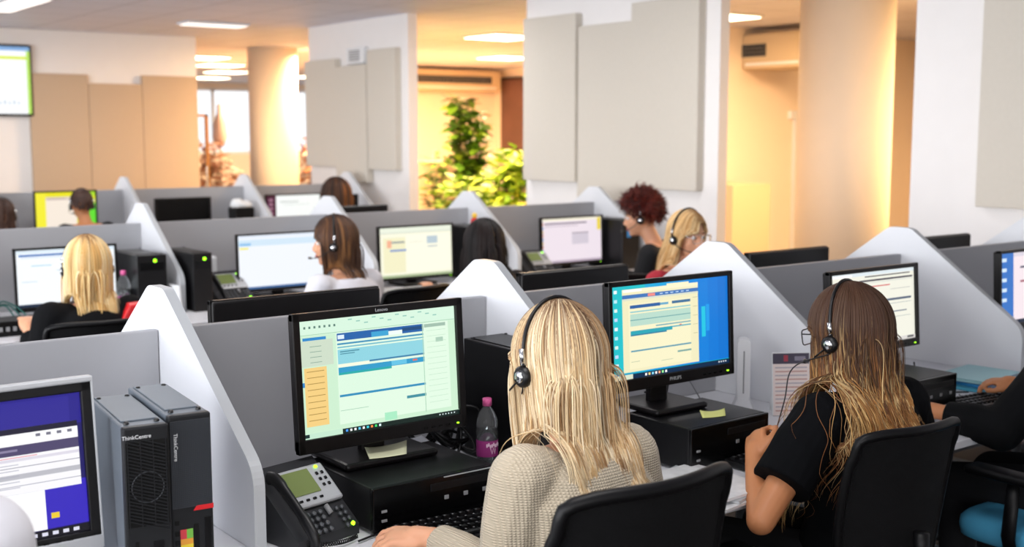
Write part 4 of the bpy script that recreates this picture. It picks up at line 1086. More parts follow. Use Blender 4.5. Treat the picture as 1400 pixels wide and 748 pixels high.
# ------------------------------------------------------------------ people
def V(*a): return Vector(a)
def capsule(bm, a, b, ra, rb, n=14):
    a, b = Vector(a), Vector(b); t = (b - a)
    L = t.length; t = t.normalized()
    pts = []; rs = []
    for k in range(4):
        an = PI / 2 * k / 4
        pts.append(a - t * ra * math.cos(an)); rs.append(max(.0008, ra * math.sin(an)))
    for k in range(5): pts.append(a + t * L * k / 4); rs.append(ra + (rb - ra) * k / 4)
    for k in range(1, 5):
        an = PI / 2 * k / 4
        pts.append(b + t * rb * math.sin(an)); rs.append(max(.0008, rb * math.cos(an)))
    tube(bm, pts, rs, n)
def chain(bm, pts, rs, n=14):
    for i in range(len(pts) - 1): capsule(bm, pts[i], pts[i + 1], rs[i], rs[i + 1], n)
def frame_mat(o, y, z):
    y = Vector(y).normalized(); x = y.cross(Vector(z)).normalized(); z = x.cross(y)
    return Matrix(((x.x, y.x, z.x, o[0]), (x.y, y.y, z.y, o[1]), (x.z, y.z, z.z, o[2]), (0, 0, 0, 1)))
def hand_into(bm, wrist, fwd, up, side, curl=.5, sc=.95):
    """up = back of the hand; side=-1 for left hand (thumb to +x local), +1 for right"""
    M = frame_mat(wrist, fwd, up)
    P = lambda x, y, z: M @ Vector((x * sc, y * sc, z * sc))
    ell(bm, (0, 0, 0), (1, 1, 1)); vs = bm.verts[-((16 * 9) + 2):]
    bmesh.ops.transform(bm, matrix=M @ Matrix.Translation((0, .045 * sc, 0)) @ Matrix.Diagonal((.041 * sc, .052 * sc, .016 * sc, 1)), verts=vs)
    capsule(bm, P(0, -.01, 0), P(0, .03, 0), .026 * sc, .028 * sc)
    lens = [.068, .078, .073, .056]; xs = [.029, .0100, -.0095, -.0275]
    for L, x in zip(lens, xs):
        x = x * (-side)
        a = 0.12 + curl * .55; p = P(x, .078, .002); r = .0082 * sc
        q0 = Vector((x, .05, .002))
        capsule(bm, M @ (q0 * sc), p, .0105 * sc, .0095 * sc, 10)
        cur = Vector((x, .078, .002)); ang = a
        for seg, f in enumerate((.45, .31, .24)):
            nx = cur + Vector((x * 6.5 * math.cos(ang), math.cos(ang), -math.sin(ang))) * L * f
            capsule(bm, M @ (cur * sc), M @ (nx * sc), r, r * .93, 10)
            r *= .9; cur = nx; ang += curl * .85
    x = -side
    a = P(x * .022, .015, -.006); b = P(x * .046, .045, -.014); c = P(x * .052, .072, -.022); d = P(x * .046, .095, -.028)
    chain(bm, [a, b, c, d], [.0165 * sc, .013 * sc, .0105 * sc, .009 * sc], 10)
    return M

HEADR = (.0735, .0905, .093)
HEADC = (0, -.010, .022)
def head_into(bm, M, s=1.0):
    b2 = bmesh.new()
    ell(b2, HEADC, HEADR, 24, 16)
    ell(b2, (0, .028, -.028), (.057, .058, .078), 20, 14)
    ell(b2, (0, .020, -.066), (.047, .05, .036), 16, 10)
    ell(b2, (0, .062, -.088), (.022, .020, .018), 14, 8)      # chin
    for k in (-1, 1):
        ell(b2, (k * .034, .056, -.022), (.024, .022, .022), 12, 8)   # cheek
        ell(b2, (k * .030, .068, .024), (.024, .014, .009), 12, 8)    # brow ridge
        ell(b2, (k * .074, -.008, -.012), (.007, .018, .031), 12, 8, rot=(0.15, 0, k * .35))
        ell(b2, (k * .012, .088, -.034), (.009, .010, .007), 10, 6)   # nostril
    capsule(b2, (0, .078, .018), (0, .099, -.026), .0085, .0115, 12)
    ell(b2, (0, .078, -.055), (.021, .012, .008), 12, 8); ell(b2, (0, .076, -.065), (.018, .012, .007), 12, 8)
    bmesh.ops.transform(b2, matrix=M @ Matrix.Scale(s, 4), verts=b2.verts)
    me = bpy.data.meshes.new('h'); b2.to_mesh(me); b2.free(); bm.from_mesh(me); bpy.data.meshes.remove(me)
def face_into(parent, M, brow, lip=None):
    for k in (-1, 1):
        bm = bmesh.new(); ell(bm, (k * .029, .0735, .005), (.0135, .0125, .0085), 14, 10); bmesh.ops.transform(bm, matrix=M, verts=bm.verts)
        e = finish('eye', bm, M_EYE, parent, smooth=True)
        bm = bmesh.new(); ell(bm, (k * .029, .0825, .005), (.0058, .0045, .0058), 12, 8); bmesh.ops.transform(bm, matrix=M, verts=bm.verts)
        finish('iris', bm, M_IRIS, e, smooth=True)
        bm = bmesh.new(); tube(bm, [M @ V(k * .014, .0865, .026), M @ V(k * .03, .0855, .032), M @ V(k * .046, .076, .027)], [.002, .0032, .0015], 8)
        finish('eyebrow', bm, brow, parent, smooth=True)
    bm = bmesh.new()
    tube(bm, [M @ V(-.022, .079, -.0605), M @ V(-.010, .0905, -.0565), M @ V(0, .0915, -.058), M @ V(.010, .0905, -.0565), M @ V(.022, .079, -.0605)], [.0015, .0038, .0032, .0038, .0015], 8)
    tube(bm, [M @ V(-.020, .078, -.062), M @ V(0, .0905, -.067), M @ V(.020, .078, -.062)], [.0015, .0045, .0015], 8)
    finish('lips', bm, lip or M_LIP, parent, smooth=True)

def hair_obj(parent, Mh, P, colliders):
    """strands grown from the scalp, pulled down by gravity and pushed out of the body"""
    rng = np.random.default_rng(P.get('seed', 1))
    N = P['n']; Lm = P['len']; ds = P.get('ds', .011); K = max(6, int(Lm / ds))
    pts = []
    M3 = np.array(Mh.to_3x3()); T0 = np.array(Mh.translation)
    c = np.array(HEADC); r = np.array(HEADR)
    while len(pts) < N:
        n = rng.normal(size=(N, 3)); n /= np.linalg.norm(n, axis=1)[:, None]
        y = n[:, 1]
        hl = np.where(y > 0, P.get('side', -.05) + (P.get('front', .62) - P.get('side', -.05)) * np.abs(y) ** 1.5, P.get('side', -.05) + (P.get('back', -.62) - P.get('side', -.05)) * np.abs(y) ** .8)
        hh = np.clip((n[:, 2] + .5) / 1.5, 0, 1) * np.clip(1.15 - .6 * np.abs(n[:, 0] - P.get('part', 0)), 0, 1)
        pts += list(n[(n[:, 2] > hl) & (rng.random(N) < .22 + hh ** 1.5)])
    n = np.array(pts[:N])
    hh = np.clip((n[:, 2] + .5) / 1.5, 0, 1) * np.clip(1.15 - .6 * np.abs(n[:, 0] - P.get('part', 0)), 0, 1)
    off = P.get('off0', .006) + P.get('thick', .012) * np.clip(.15 * rng.random(N) + .85 * hh, 0, 1)
    p = c + n * (r + off[:, None])
    part = P.get('part', 0.0)
    sgn = np.sign(n[:, 0] - part + 1e-4)
    comb = P.get('comb', (.9, -.55, -.15))
    lat = np.where(n[:, 1] < -.1, .45, 1.0) * (.12 + .88 * rng.random(N) ** .8)
    d = np.stack([sgn * comb[0] * lat, np.full(N, comb[1]), np.full(N, comb[2])], 1) + rng.normal(size=(N, 3)) * P.get('rand', .03)
    d -= n * (d * n).sum(1)[:, None]; d /= np.linalg.norm(d, axis=1)[:, None]
    p = p @ M3.T + T0; d = d @ M3.T
    Ls = Lm * (1 + P.get('lvar', .1) * rng.normal(size=N).clip(-2, 1.5))
    if 'lenfn' in P: Ls *= P['lenfn'](n)
    Kc = P.get('clumps', 160); gi = rng.choice(N, Kc, replace=False)
    gid = gi[np.argmin(((n[:, None, :] - n[gi][None]) ** 2).sum(2), 1)]
    g = np.array([0, 0, -1.0]); path = [p.copy()]
    grav = P.get('grav', .5); curl = P.get('curl', 0)
    wind = np.array(P.get('drift', (0, 0, 0)))
    sl = Ls / K
    for k in range(K):
        low = (((p - T0) @ M3)[:, 2] < -.01)[:, None]
        d = d + g * np.where(low, P.get('fall', .55), grav) + wind * (k / K)
        d[:, :2] *= np.where(low, P.get('damp', .8), 1.0)
        if 'gather' in P:
            ax = T0 + np.array(P['gather'][:3]) - p; ax[:, 2] = 0
            gh = (T0[2] - p[:, 2]).clip(0, .3) / .3
            d += ax * P['gather'][3] * gh[:, None]
        if curl: d += rng.normal(size=(N, 3)) * curl
        d /= np.linalg.norm(d, axis=1)[:, None]
        q = p + d * sl[:, None]
        # head
        hl = (q - T0) @ M3
        e = (hl - c) / (r + off[:, None]); m = np.linalg.norm(e, axis=1); ins = m < 1
        hl[ins] = c + e[ins] / m[ins][:, None] * (r + off[ins][:, None])
        # keep clear of the face
        if P.get('clearface', True):
            fc = (hl[:, 1] > .045) & (hl[:, 2] < .03) & (np.abs(hl[:, 0]) < .075) & (hl[:, 2] > -.13)
            hl[fc, 0] = np.sign(hl[fc, 0] + 1e-5) * (.070 + off[fc]); hl[fc, 1] -= .004
        # strands above the ears lie on the skull
        up = (hl[:, 2] > P.get('hug', .0)) & (~ins)
        if P.get('hugon', True):
            e = (hl[up] - c) / (r + off[up][:, None]); m = np.linalg.norm(e, axis=1)[:, None]
            hl[up] = c + e / m * (r + off[up][:, None])
        q = hl @ M3.T + T0
        for (a, b, ra, rb) in colliders:
            a = np.array(a); b = np.array(b); ab = b - a
            t = (((q - a) @ ab) / (ab @ ab)).clip(0, 1)
            cp = a + t[:, None] * ab; rr = ra + (rb - ra) * t + .003 + off * P.get('bodyoff', .6)
            v = q - cp; dd = np.linalg.norm(v, axis=1); ins = dd < rr
            q[ins] = cp[ins] + v[ins] / dd[ins][:, None] * rr[ins][:, None]
        dn = q - p; ln = np.linalg.norm(dn, axis=1)[:, None] + 1e-9
        d = d * .15 + dn / ln * .85
        p = p + dn / ln * np.minimum(ln, sl[:, None] * 1.3)
        path.append(p.copy())
    W = np.stack(path, 1)                      # N,K+1,3
    s = np.linspace(0, 1, K + 1)
    cl = P.get('clump', .5) * (s ** .8)
    cw = rng.random(N) * .6 + .4
    W = W + (W[gid_idx(gid)] - W) * (cl[None, :, None] * cw[:, None, None])
    if 'wave' in P:
        A, fq, st = P['wave']
        ph = (gid * 1.37) % 6.28; fr = fq * (1 + .25 * np.sin(gid * 3.1))
        env = (np.clip((s - st) / (1 - st), 0, 1)) ** .8
        dirs = np.stack([np.cos(gid * .7), np.sin(gid * .7), 0 * gid], 1); dr2 = np.stack([-np.sin(gid * .7), np.cos(gid * .7), 0 * gid], 1)
        a = fr[:, None] * s[None] * 2 * PI + ph[:, None]
        W = W + A * env[None, :, None] * (np.cos(a)[..., None] * dirs[:, None] + np.sin(a)[..., None] * dr2[:, None] * .7)
    # lift anything that sank into the clothes
    F_ = W.reshape(-1, 3)
    for (a, b, ra, rb) in colliders:
        a = np.array(a); b = np.array(b); ab = b - a
        t = (((F_ - a) @ ab) / (ab @ ab)).clip(0, 1); cp = a + t[:, None] * ab
        rr_ = ra + (rb - ra) * t + .006 + np.repeat(off, K + 1) * .35
        v = F_ - cp; dd = np.linalg.norm(v, axis=1); ins = dd < rr_
        F_[ins] = cp[ins] + v[ins] / dd[ins][:, None] * rr_[ins][:, None]
    W = F_.reshape(N, K + 1, 3)
    # colour
    cols = np.array([hexc(x) for x in P['cols']]); root = np.array(hexc(P['root']))
    ci = rng.integers(0, len(cols), Kc); gmap = dict(zip(gi.tolist(), ci.tolist()))
    base = cols[[gmap[int(x)] for x in gid]]
    alt = cols[rng.integers(0, len(cols), N)]
    mixr = (rng.random(N) * .7)[:, None]
    base = base * (1 - mixr) + alt * mixr
    base *= (0.86 + .28 * rng.random(N))[:, None]
    rs0, rs1 = P.get('rootspan', (0.0, .25))
    tt = np.clip((s[None] + (rng.random(N)[:, None] - .5) * P.get('rootrand', .1) - rs0) / (rs1 - rs0), 0, 1); tt = tt * tt * (3 - 2 * tt)
    if 'ombz' in P:
        za, zb = P['ombz']; tt = np.clip((za - (W[..., 2] - T0[2]) + (rng.random(N)[:, None] - .5) * .17 + (np.sin(gid * 2.3) * .03)[:, None]) / (za - zb), 0, 1)
        tt = tt * tt * (3 - 2 * tt) * .97 + .03
    else:
        tt = 1 - (1 - tt) * np.clip(hh * 2.2 - .7, 0, 1)[:, None]
    C = root[None, None] * (1 - tt[..., None]) + base[:, None] * tt[..., None]
    # tubes, triangular section
    Tn = np.gradient(W, axis=1); Tn /= (np.linalg.norm(Tn, axis=2)[..., None] + 1e-9)
    refv = W - (T0 + np.array([0, 0, 0])); refv[..., 2] *= .3
    A_ = np.cross(Tn, refv); A_ /= (np.linalg.norm(A_, axis=2)[..., None] + 1e-9)
    B_ = np.cross(Tn, A_)
    rad = P.get('rad', .0009) * (.7 + .6 * rng.random(N))
    tp = np.minimum(1, (1.02 - s) * 3.0) ** .8
    rr = rad[:, None] * tp[None]
    ring = []
    for k, (fx, fy) in enumerate(((1.5, 0), (0, .9), (-1.5, 0), (0, -.9))):
        ring.append(W + A_ * (rr * fx)[..., None] + B_ * (rr * fy)[..., None])
    ring = np.stack(ring, 2)                   # N,K+1,4,3
    nr = 4; S = K + 1
    verts = ring.reshape(-1, 3)
    i = np.arange(N)[:, None, None]; j = np.arange(K)[None, :, None]; k = np.arange(nr)[None, None]
    b = (i * S + j) * nr; k2 = (k + 1) % nr
    quads = np.stack([b + k, b + k2, b + nr + k2, b + nr + k], -1).reshape(-1, 4)
    me = bpy.data.meshes.new('hair')
    me.vertices.add(len(verts)); me.vertices.foreach_set('co', verts.astype(np.float32).ravel())
    me.loops.add(quads.size); me.loops.foreach_set('vertex_index', quads.astype(np.int32).ravel())
    me.polygons.add(len(quads)); me.polygons.foreach_set('loop_start', np.arange(0, quads.size, 4, dtype=np.int32))
    me.polygons.foreach_set('use_smooth', np.ones(len(quads), dtype=bool))
    me.update(calc_edges=True)
    ca = me.color_attributes.new('Col', 'FLOAT_COLOR', 'POINT')
    CC = np.ones((N, S, nr, 4), dtype=np.float32); CC[..., :3] = C[:, :, None, :]
    ca.data.foreach_set('color', CC.ravel())
    me.materials.append(M_HAIR)
    o = bpy.data.objects.new('hair', me); COL.objects.link(o); o.parent = parent
    return o
def gid_idx(g): return g

def headset(Mh, loc, label, side=-1, grow=.016, boom=True, cable=None, thin=1.0, cups=(-1, 1)):
    t = thing('headset', label, 'headset', loc)
    L = Vector(loc); H = Mh.copy(); H.translation = H.translation - 0 * L
    def P(x, y, z): return Mh @ Vector((x, y, z))
    rx = HEADR[0] + grow; rz = HEADR[2] + grow + .002
    arc = [P(rx * math.cos(a), -.006 - .0 * math.sin(a), HEADC[2] + rz * math.sin(a)) for a in [PI * (-.06 + 1.12 * k / 24) for k in range(25)]]
    bm = bmesh.new(); tube(bm, arc, .0045 * thin, 10, flat=1.0); finish('headband', bm, M_BLACK, t, smooth=True)
    for s in cups:
        bm = bmesh.new()
        tube(bm, [P(s * (rx + .002), -.006, .012), P(s * (rx + .003), -.006, .045)], .006, 10); finish('slider', bm, M_CHROME, t, smooth=True)
        bm = bmesh.new()
        tube(bm, [P(s * (rx - .014), 0, -.012), P(s * (rx - .010), 0, -.012), P(s * (rx + .004), 0, -.012), P(s * (rx + .010), 0, -.012)], [.018, .023, .022, .016], 20)
        cu = finish('ear_cup', bm, M_BLACK, t, smooth=True)
        bm = bmesh.new(); tube(bm, [P(s * (rx + .0095), 0, -.012), P(s * (rx + .0125), 0, -.012)], [.0135, .011], 18); finish('cap_disc', bm, M_CHROME, cu, smooth=True)
    if boom:
        s = side
        bm = bmesh.new()
        tube(bm, spline([P(s * (rx + .004), .01, -.02), P(s * (rx - .004), .05, -.045), P(s * .055, .095, -.062), P(s * .028, .118, -.064)], 6), .0022, 8)
        mb = finish('microphone_boom', bm, M_BLACK, t, smooth=True)
        bm = bmesh.new(); capsule(bm, P(s * .034, .114, -.064), P(s * .020, .122, -.064), .006, .006, 10); finish('microphone', bm, M_BLACK, mb, smooth=True)
    if cable:
        bm = bmesh.new(); tube(bm, spline([P(side * (rx + .002), 0, -.035)] + [Vector(c) - L for c in cable], 8), .0017, 6); finish('cable', bm, M_BLACK, t, smooth=True)
    return t
def glasses(Mh, loc, label, fm, half=False):
    t = thing('eyeglasses', label, 'glasses', loc)
    for k in (-1, 1):
        c = V(k * .033, .103, .003)
        poly = round_poly([(c.x - .026, c.z - .021), (c.x + .026, c.z - .021), (c.x + .028, c.z + .019), (c.x - .028, c.z + .019)], [.012] * 4, 5)
        bm = bmesh.new(); pts = [Mh @ V(a, .103 - .10 * abs(a) ** 1.3, b) for a, b in poly]; tube(bm, pts + [pts[0]], .0016, 8, cap=False)
        f = finish('rim', bm, fm, t, smooth=True)
        bm = bmesh.new(); bm.faces.new([bm.verts.new(p) for p in pts]); finish('lens', bm, M_LENS, f)
        bm = bmesh.new(); tube(bm, [Mh @ V(k * .060, .100, .012), Mh @ V(k * .0775, .05, .012), Mh @ V(k * .079, 0, .008), Mh @ V(k * .078, -.02, -.012)], .0017, 8)
        finish('temple_arm', bm, fm, t, smooth=True)
    bm = bmesh.new(); tube(bm, [Mh @ V(-.008, .1035, .008), Mh @ V(0, .106, .011), Mh @ V(.008, .1035, .008)], .0015, 8); finish('bridge', bm, fm, t, smooth=True)
    return t

def person(label, hc, yaw, pitch, neck, pelvis, shirt_m, hair=None, byaw=0.0, vox=.009, skin=None, sleeve=1.0, loose=.014, arms=None,
           hs=None, gl=None, pants='141418', shoulder=.165, brow=None, curl=.5, roll=0.0, hscale=1.0, bareleg=False, shirt_disp=(.006, 9), collar=None, handdirs=None, bulk=1.0):
    skin = skin or M_SKIN
    loc = Vector((pelvis[0], pelvis[1], 0)); t = thing('person', label, 'person', loc)
    hc = Vector(hc) - loc; nk = Vector(neck) - loc; pv = Vector(pelvis) - loc
    Mh = Matrix.Translation(hc) @ Matrix.Rotation(yaw, 4, 'Z') @ Matrix.Rotation(-pitch, 4, 'X') @ Matrix.Rotation(roll, 4, 'Y')
    Mhs = Mh @ Matrix.Scale(hscale, 4)
    bx = Vector((math.cos(byaw), math.sin(byaw), 0)); by = Vector((-math.sin(byaw), math.cos(byaw), 0))
    sh = {s: nk + bx * s * shoulder - V(0, 0, .045) for s in (-1, 1)}
    el = {}; wr = {}; hd = {}
    for s in (-1, 1):
        if arms and s in arms and arms[s]:
            el[s] = Vector(arms[s][0]) - loc; wr[s] = Vector(arms[s][1]) - loc
        else:
            el[s] = sh[s] + bx * s * .05 + by * .05 - V(0, 0, .235)
            wr[s] = el[s] + by * .225 - bx * s * .03; wr[s].z = max(.785, el[s].z)
        if handdirs and s in handdirs: hd[s] = handdirs[s]
        else: hd[s] = ((wr[s] - el[s]).normalized(), V(0, 0, 1), curl)
    def torso(bm, grow, top=True):
        n = 22; rings = []
        prof = [(0, .168, .115, -.01), (.12, .165, .12, 0), (.3, .135, .1, .0), (.5, .14, .105, .005), (.68, .158, .112, .008), (.82, .165 , .098, .0), (.92, .135, .075, -.006), (.985, .075, .06, -.006)]
        if top: prof.append((1.03, .052, .052, .0))
        rings.append([pv + bx * math.cos(2 * PI * k / n) * .1 + by * math.sin(2 * PI * k / n) * .08 - V(0, 0, .05) for k in range(n)])
        mid = (pv + nk) * .5 - by * .025
        for (f, w, dp, oy) in prof:
            w *= bulk; dp *= bulk
            c = pv * (1 - f) ** 2 + mid * 2 * f * (1 - f) + nk * f * f + by * oy
            rings.append([c + bx * math.cos(2 * PI * k / n) * (w + grow) + by * math.sin(2 * PI * k / n) * (dp + grow) for k in range(n)])
        ring_loft(bm, rings)
    def legs(bm, grow, feet=False, full=True):
        for s in (-1, 1):
            hip = pv + bx * s * .09 + V(0, 0, .02); kn = pv + bx * s * .11 + by * .40; kn.z = .50; an = kn - V(0, 0, .41) - by * .02
            chain(bm, [hip, kn], [.088 + grow, .062 + grow])
            if full: chain(bm, [kn, an], [.058 + grow, .036 + grow])
            if feet: capsule(bm, an + V(0, 0, -.04), an + by * .13 + V(0, 0, -.055), .036, .028)
    bm = bmesh.new()
    torso(bm, 0); legs(bm, 0, True)
    capsule(bm, nk - V(0, 0, .03), Mh @ V(0, -.018, -.055), .050, .047)
    for s in (-1, 1):
        chain(bm, [nk - V(0, 0, .03) + bx * s * .03, sh[s]], [.048, .05])
        chain(bm, [sh[s], el[s], wr[s]], [.048, .036, .025])
        hand_into(bm, wr[s] + hd[s][0] * .012, hd[s][0], hd[s][1], s, hd[s][2])
    head_into(bm, Mh, hscale)
    remeshed('body', bm, vox, skin, t, 3)
    bm = bmesh.new(); torso(bm, loose, False)
    for s in (-1, 1):
        capsule(bm, nk - V(0, 0, .055) + bx * s * .05, sh[s], .045 + loose * .6, .052 + loose)
        if sleeve >= 1:
            chain(bm, [sh[s], el[s]], [.052 + loose, .042 + loose]); tube(bm, [el[s] - (wr[s] - el[s]) * .0, el[s] * .5 + wr[s] * .5, wr[s] * .92 + el[s] * .08], [.042 + loose, .036 + loose * .9, .028 + loose * .45], 16)
            capsule(bm, el[s], el[s] + (wr[s] - el[s]) * .05, .042 + loose, .042 + loose)
        elif sleeve > 0:
            e = sh[s] + (el[s] - sh[s]) * sleeve
            tube(bm, [sh[s], (sh[s] + e) * .5, e], [.052 + loose, .056 + loose, .054 + loose * 1.3], 18)
            capsule(bm, sh[s], sh[s] + (e - sh[s]) * .1, .052 + loose, .052 + loose)
    remeshed('top', bm, vox * 1.0, shirt_m, t, 3, disp=shirt_disp)
    bm = bmesh.new(); legs(bm, .012, full=not bareleg)
    if not bareleg:
        pass
    ell(bm, pv + V(0, 0, .02), (.165 * bulk, .125, .09), 18, 10)
    remeshed('trousers' if not bareleg else 'skirt', bm, vox * 1.6, mat('cloth_' + pants, pants, .85, var=.1), t, 3)
    for s in (-1, 1):
        kn = pv + bx * s * .11 + by * .40; kn.z = .50; an = kn - V(0, 0, .41) - by * .02
        bm = bmesh.new(); capsule(bm, an + V(0, 0, -.035), an + by * .14 + V(0, 0, -.047), .045, .04); box(bm, an + by * .055 + V(0, 0, -.082), (.075, .25, .016), bev=.006)
        remeshed('shoe', bm, .012, M_BLACK, t, 1)
    if collar:
        bm = bmesh.new(); pts = [nk + bx * math.cos(a) * .062 + by * math.sin(a) * .058 + V(0, 0, .012 + .012 * -math.sin(a)) for a in [2 * PI * k / 20 for k in range(21)]]
        tube(bm, pts, .009, 8, cap=False); finish('collar', bm, collar, t, smooth=True)
    face_into(t, Mhs, brow or M_BROW)
    cols = [(nk - V(0, 0, .05), Mh @ V(0, -.018, -.055), .055, .05),
            (sh[-1], sh[1], .058 + loose, .058 + loose),
            (sh[-1], el[-1], .055 + loose, .045 + loose), (sh[1], el[1], .055 + loose, .045 + loose),
            (nk - V(0, 0, .16) - bx * .06, pv + V(0, 0, .1) - bx * .06, .112 + loose, .11 + loose), (nk - V(0, 0, .16) + bx * .06, pv + V(0, 0, .1) + bx * .06, .112 + loose, .11 + loose)]
    if hair: hair_obj(t, Mhs, hair, cols)
    if hs: headset(Mhs, loc, **hs)
    if gl: glasses(Mhs, loc, **gl)
    return t

BLONDE = ['EBD6B0', 'E2C79A', 'D4B080', 'F0E0C2', 'C6A06E', 'A07A50', 'E6CFA6', '8C6844']
OMBRE = ['C99250', 'DDB070', '9A6434', 'E8C890', '7A4A28', 'B07A40']
M_KNIT = mat('beige_knit', 'C8BAA2', .95, bump=('knit', 48, .7), sheen=.2)
M_TEE = mat('black_tee', '07080B', .9, spec=.15, bump=('noise', 40, .15))
M_JKT = mat('black_jacket', '07080B', .85, spec=.2, bump=('noise', 30, .25))
M_WSHIRT = mat('white_shirt', 'DCDCE2', .75, bump=('noise', 25, .15))

# 1 blonde woman in beige knit, foreground
person('blonde woman seen from behind in beige knit sweater, hand at the keyboard', (1.535, 1.875, 1.172), R(4), R(6), (1.53, 1.805, 1.015), (1.51, 1.73, .54), M_KNIT,
       hair=dict(n=9000, len=.48, rad=.00085, thick=.016, drift=(0, -.30, 0), cols=BLONDE, root='6A4E36', rootspan=(-.05, .42), rootrand=.4, part=.05, comb=(.9, -.35, -.1), clumps=260, clump=.32, lvar=.1, seed=3,
                 ds=.013, grav=.6, gather=(0, -.04, 0, .12), wave=(.005, 1.6, .3), side=-.1, back=-.7),
       vox=.0042, sleeve=1.0, loose=.020, shoulder=.140, bulk=.93, shirt_disp=(.010, 8), byaw=R(2), pants='20242C',
       arms={-1: ((1.35, 1.80, .765), (1.345, 2.055, .79)), 1: ((1.73, 1.80, .77), (1.66, 2.02, .79))},
       handdirs={-1: (V(-.80, .60, .04).normalized(), V(-.25, -.1, 1), .62), 1: (V(-.3, .95, 0).normalized(), V(0, 0, 1), .5)},
       hs=dict(label='black and silver call headset worn by the blonde woman in beige', side=-1, grow=.024, thin=.9, cable=[(1.455, 1.9, 1.08), (1.44, 1.92, .95), (1.43, 2.0, .80)]))
# 2 woman in black tee with long wavy ombre hair
person('woman in black T-shirt with long wavy brown to blond hair and glasses', (2.545, 1.915, 1.124), R(10), R(8), (2.55, 1.865, .98), (2.52, 1.86, .50), M_TEE,
       hair=dict(n=10500, len=.55, rad=.00085, thick=.020, drift=(-.10, -.14, 0), cols=OMBRE, root='3E261A', ombz=(.02, -.19), part=-.05, comb=(.9, -.35, -.1), clumps=150, clump=.5, lvar=.12, seed=9,
                 ds=.012, grav=.6, wave=(.017, 2.8, .3), side=-.1, back=-.6, gather=(0, -.04, 0, .3)),
       vox=.0042, sleeve=.66, loose=.018, shirt_disp=(.012, 8), byaw=R(-2), pants='101014', skin=M_SKIN2,
       arms={-1: ((2.165, 1.865, .715), (2.275, 1.985, .815)), 1: ((2.84, 1.93, .76), (2.74, 2.07, .80))},
       handdirs={-1: (V(.55, .45, .55).normalized(), V(-.75, .35, .55), 1.25), 1: (V(-.4, .9, 0).normalized(), V(0, 0, 1), .5)},
       hs=dict(label='black call headset with microphone worn by the woman in black T-shirt', side=-1, grow=.027, cups=(-1,), cable=[(2.42, 1.99, 1.04), (2.40, 2.0, .95), (2.38, 2.03, .80)]),
       gl=dict(label='black framed glasses worn by the woman in black T-shirt', fm=M_BLACK))
# 3 right edge, black jacket
person('person in black long sleeved jacket on blue seat at the right edge', (3.70, 1.88, 1.19), R(5), R(5), (3.63, 1.83, 1.00), (3.58, 1.76, .52), M_JKT,
       hair=dict(n=1500, len=.25, rad=.002, thick=.015, cols=['2A1C14', '3A281C', '1C120C'], root='1C120C', clumps=60, clump=.4, seed=5, ds=.015),
       vox=.006, sleeve=1.0, loose=.022, skin=M_SKIN2, pants='0E0F14',
       arms={-1: ((3.24, 1.88, .77), (3.21, 2.06, .795)), 1: ((3.85, 1.95, .78), (3.76, 2.12, .80))},
       handdirs={-1: (V(-.05, 1, -.02).normalized(), V(-.2, 0, 1), .3), 1: (V(-.5, .8, .05).normalized(), V(0, 0, 1), .6)})
# 4 left edge, white shirt
person('person in white shirt, only a shoulder showing in the bottom left corner', (.17, 1.76, 1.30), R(2), R(4), (.18, 1.71, 1.13), (.20, 1.66, .56), M_WSHIRT,
       hair=dict(n=1200, len=.05, rad=.0025, thick=.006, cols=['3A281C', '2A1C14'], root='2A1C14', clumps=60, clump=.2, seed=6, ds=.01),
       vox=.007, loose=.02, shoulder=.19, bulk=1.08, pants='2A2E3A')
# 5 far left blonde in middle row
person('blonde woman with her back turned, dark jacket with red and white hood, far left', (1.60, 5.12, 1.075), R(-8), R(4), (1.59, 5.06, .92), (1.58, 4.98, .48), M_JKT,
       hair=dict(n=2200, len=.36, rad=.002, thick=.022, cols=['E8C88C', 'DDB674', 'C99A58', 'F2DEB0'], root='8A6238', rootspan=(0, .2), comb=(.8, -.6, -.1), clumps=90, clump=.5, seed=12, ds=.018, grav=.8),
       loose=.024, vox=.010,
       hs=dict(label='thin call headset worn by the far left blonde woman', side=-1, grow=.024))
# 6 bob haired woman
person('woman with brown bob in white blouse, turned left, middle row', (2.815, 5.175, 1.105), R(60), R(2), (2.835, 5.10, .95), (2.88, 5.02, .50), M_WSHIRT,
       hair=dict(n=2400, len=.235, rad=.002, thick=.024, cols=['5A3A26', '4A2E1E', '7A5230', '3A2418', '9A6A3C'], root='2E1C14', comb=(.75, -.5, -.1), clumps=90, clump=.4, seed=14, ds=.014, grav=.7, lvar=.05, gather=(0, -.02, 0, 1.0)),
       byaw=R(15), loose=.018, vox=.009, sleeve=.8,
       hs=dict(label='black and silver call headset worn by the bob haired woman', side=-1, grow=.028, thin=1.3))
# 7 dark haired woman
person('woman with long black hair bent at her desk, middle row', (3.64, 5.06, 1.052), R(-4), R(14), (3.63, 4.98, .90), (3.62, 4.92, .48), mat('dark_top', '0C0A0C', .85),
       hair=dict(n=2400, len=.44, rad=.0022, thick=.028, cols=['140C0C', '1E1210', '0C0808', '241612'], root='0C0808', comb=(.85, -.5, -.1), clumps=80, clump=.4, seed=16, ds=.018, grav=.8),
       loose=.02, vox=.011)
# 8 red haired woman
person('woman with curly dark red hair in a black top, facing left', (4.82, 5.12, 1.150), R(44), R(8), (4.88, 5.04, .99), (4.92, 4.96, .50), mat('black_top', '0A0A0E', .85),
       hair=dict(n=4200, len=.10, rad=.0018, thick=.022, cols=['5E1A12', '4A120E', '7A2818', '35100C'], root='35100C', comb=(.6, -.6, .3), rand=.6, curl=.5, grav=.03, hugon=False, fall=.03, damp=1.0, clumps=200, clump=.35, seed=18, ds=.009, back=-.5, side=.0),
       byaw=R(30), loose=.016, vox=.009, sleeve=1.0,
       hs=dict(label='black call headset worn by the red haired woman', side=-1, grow=.034, thin=1.1))
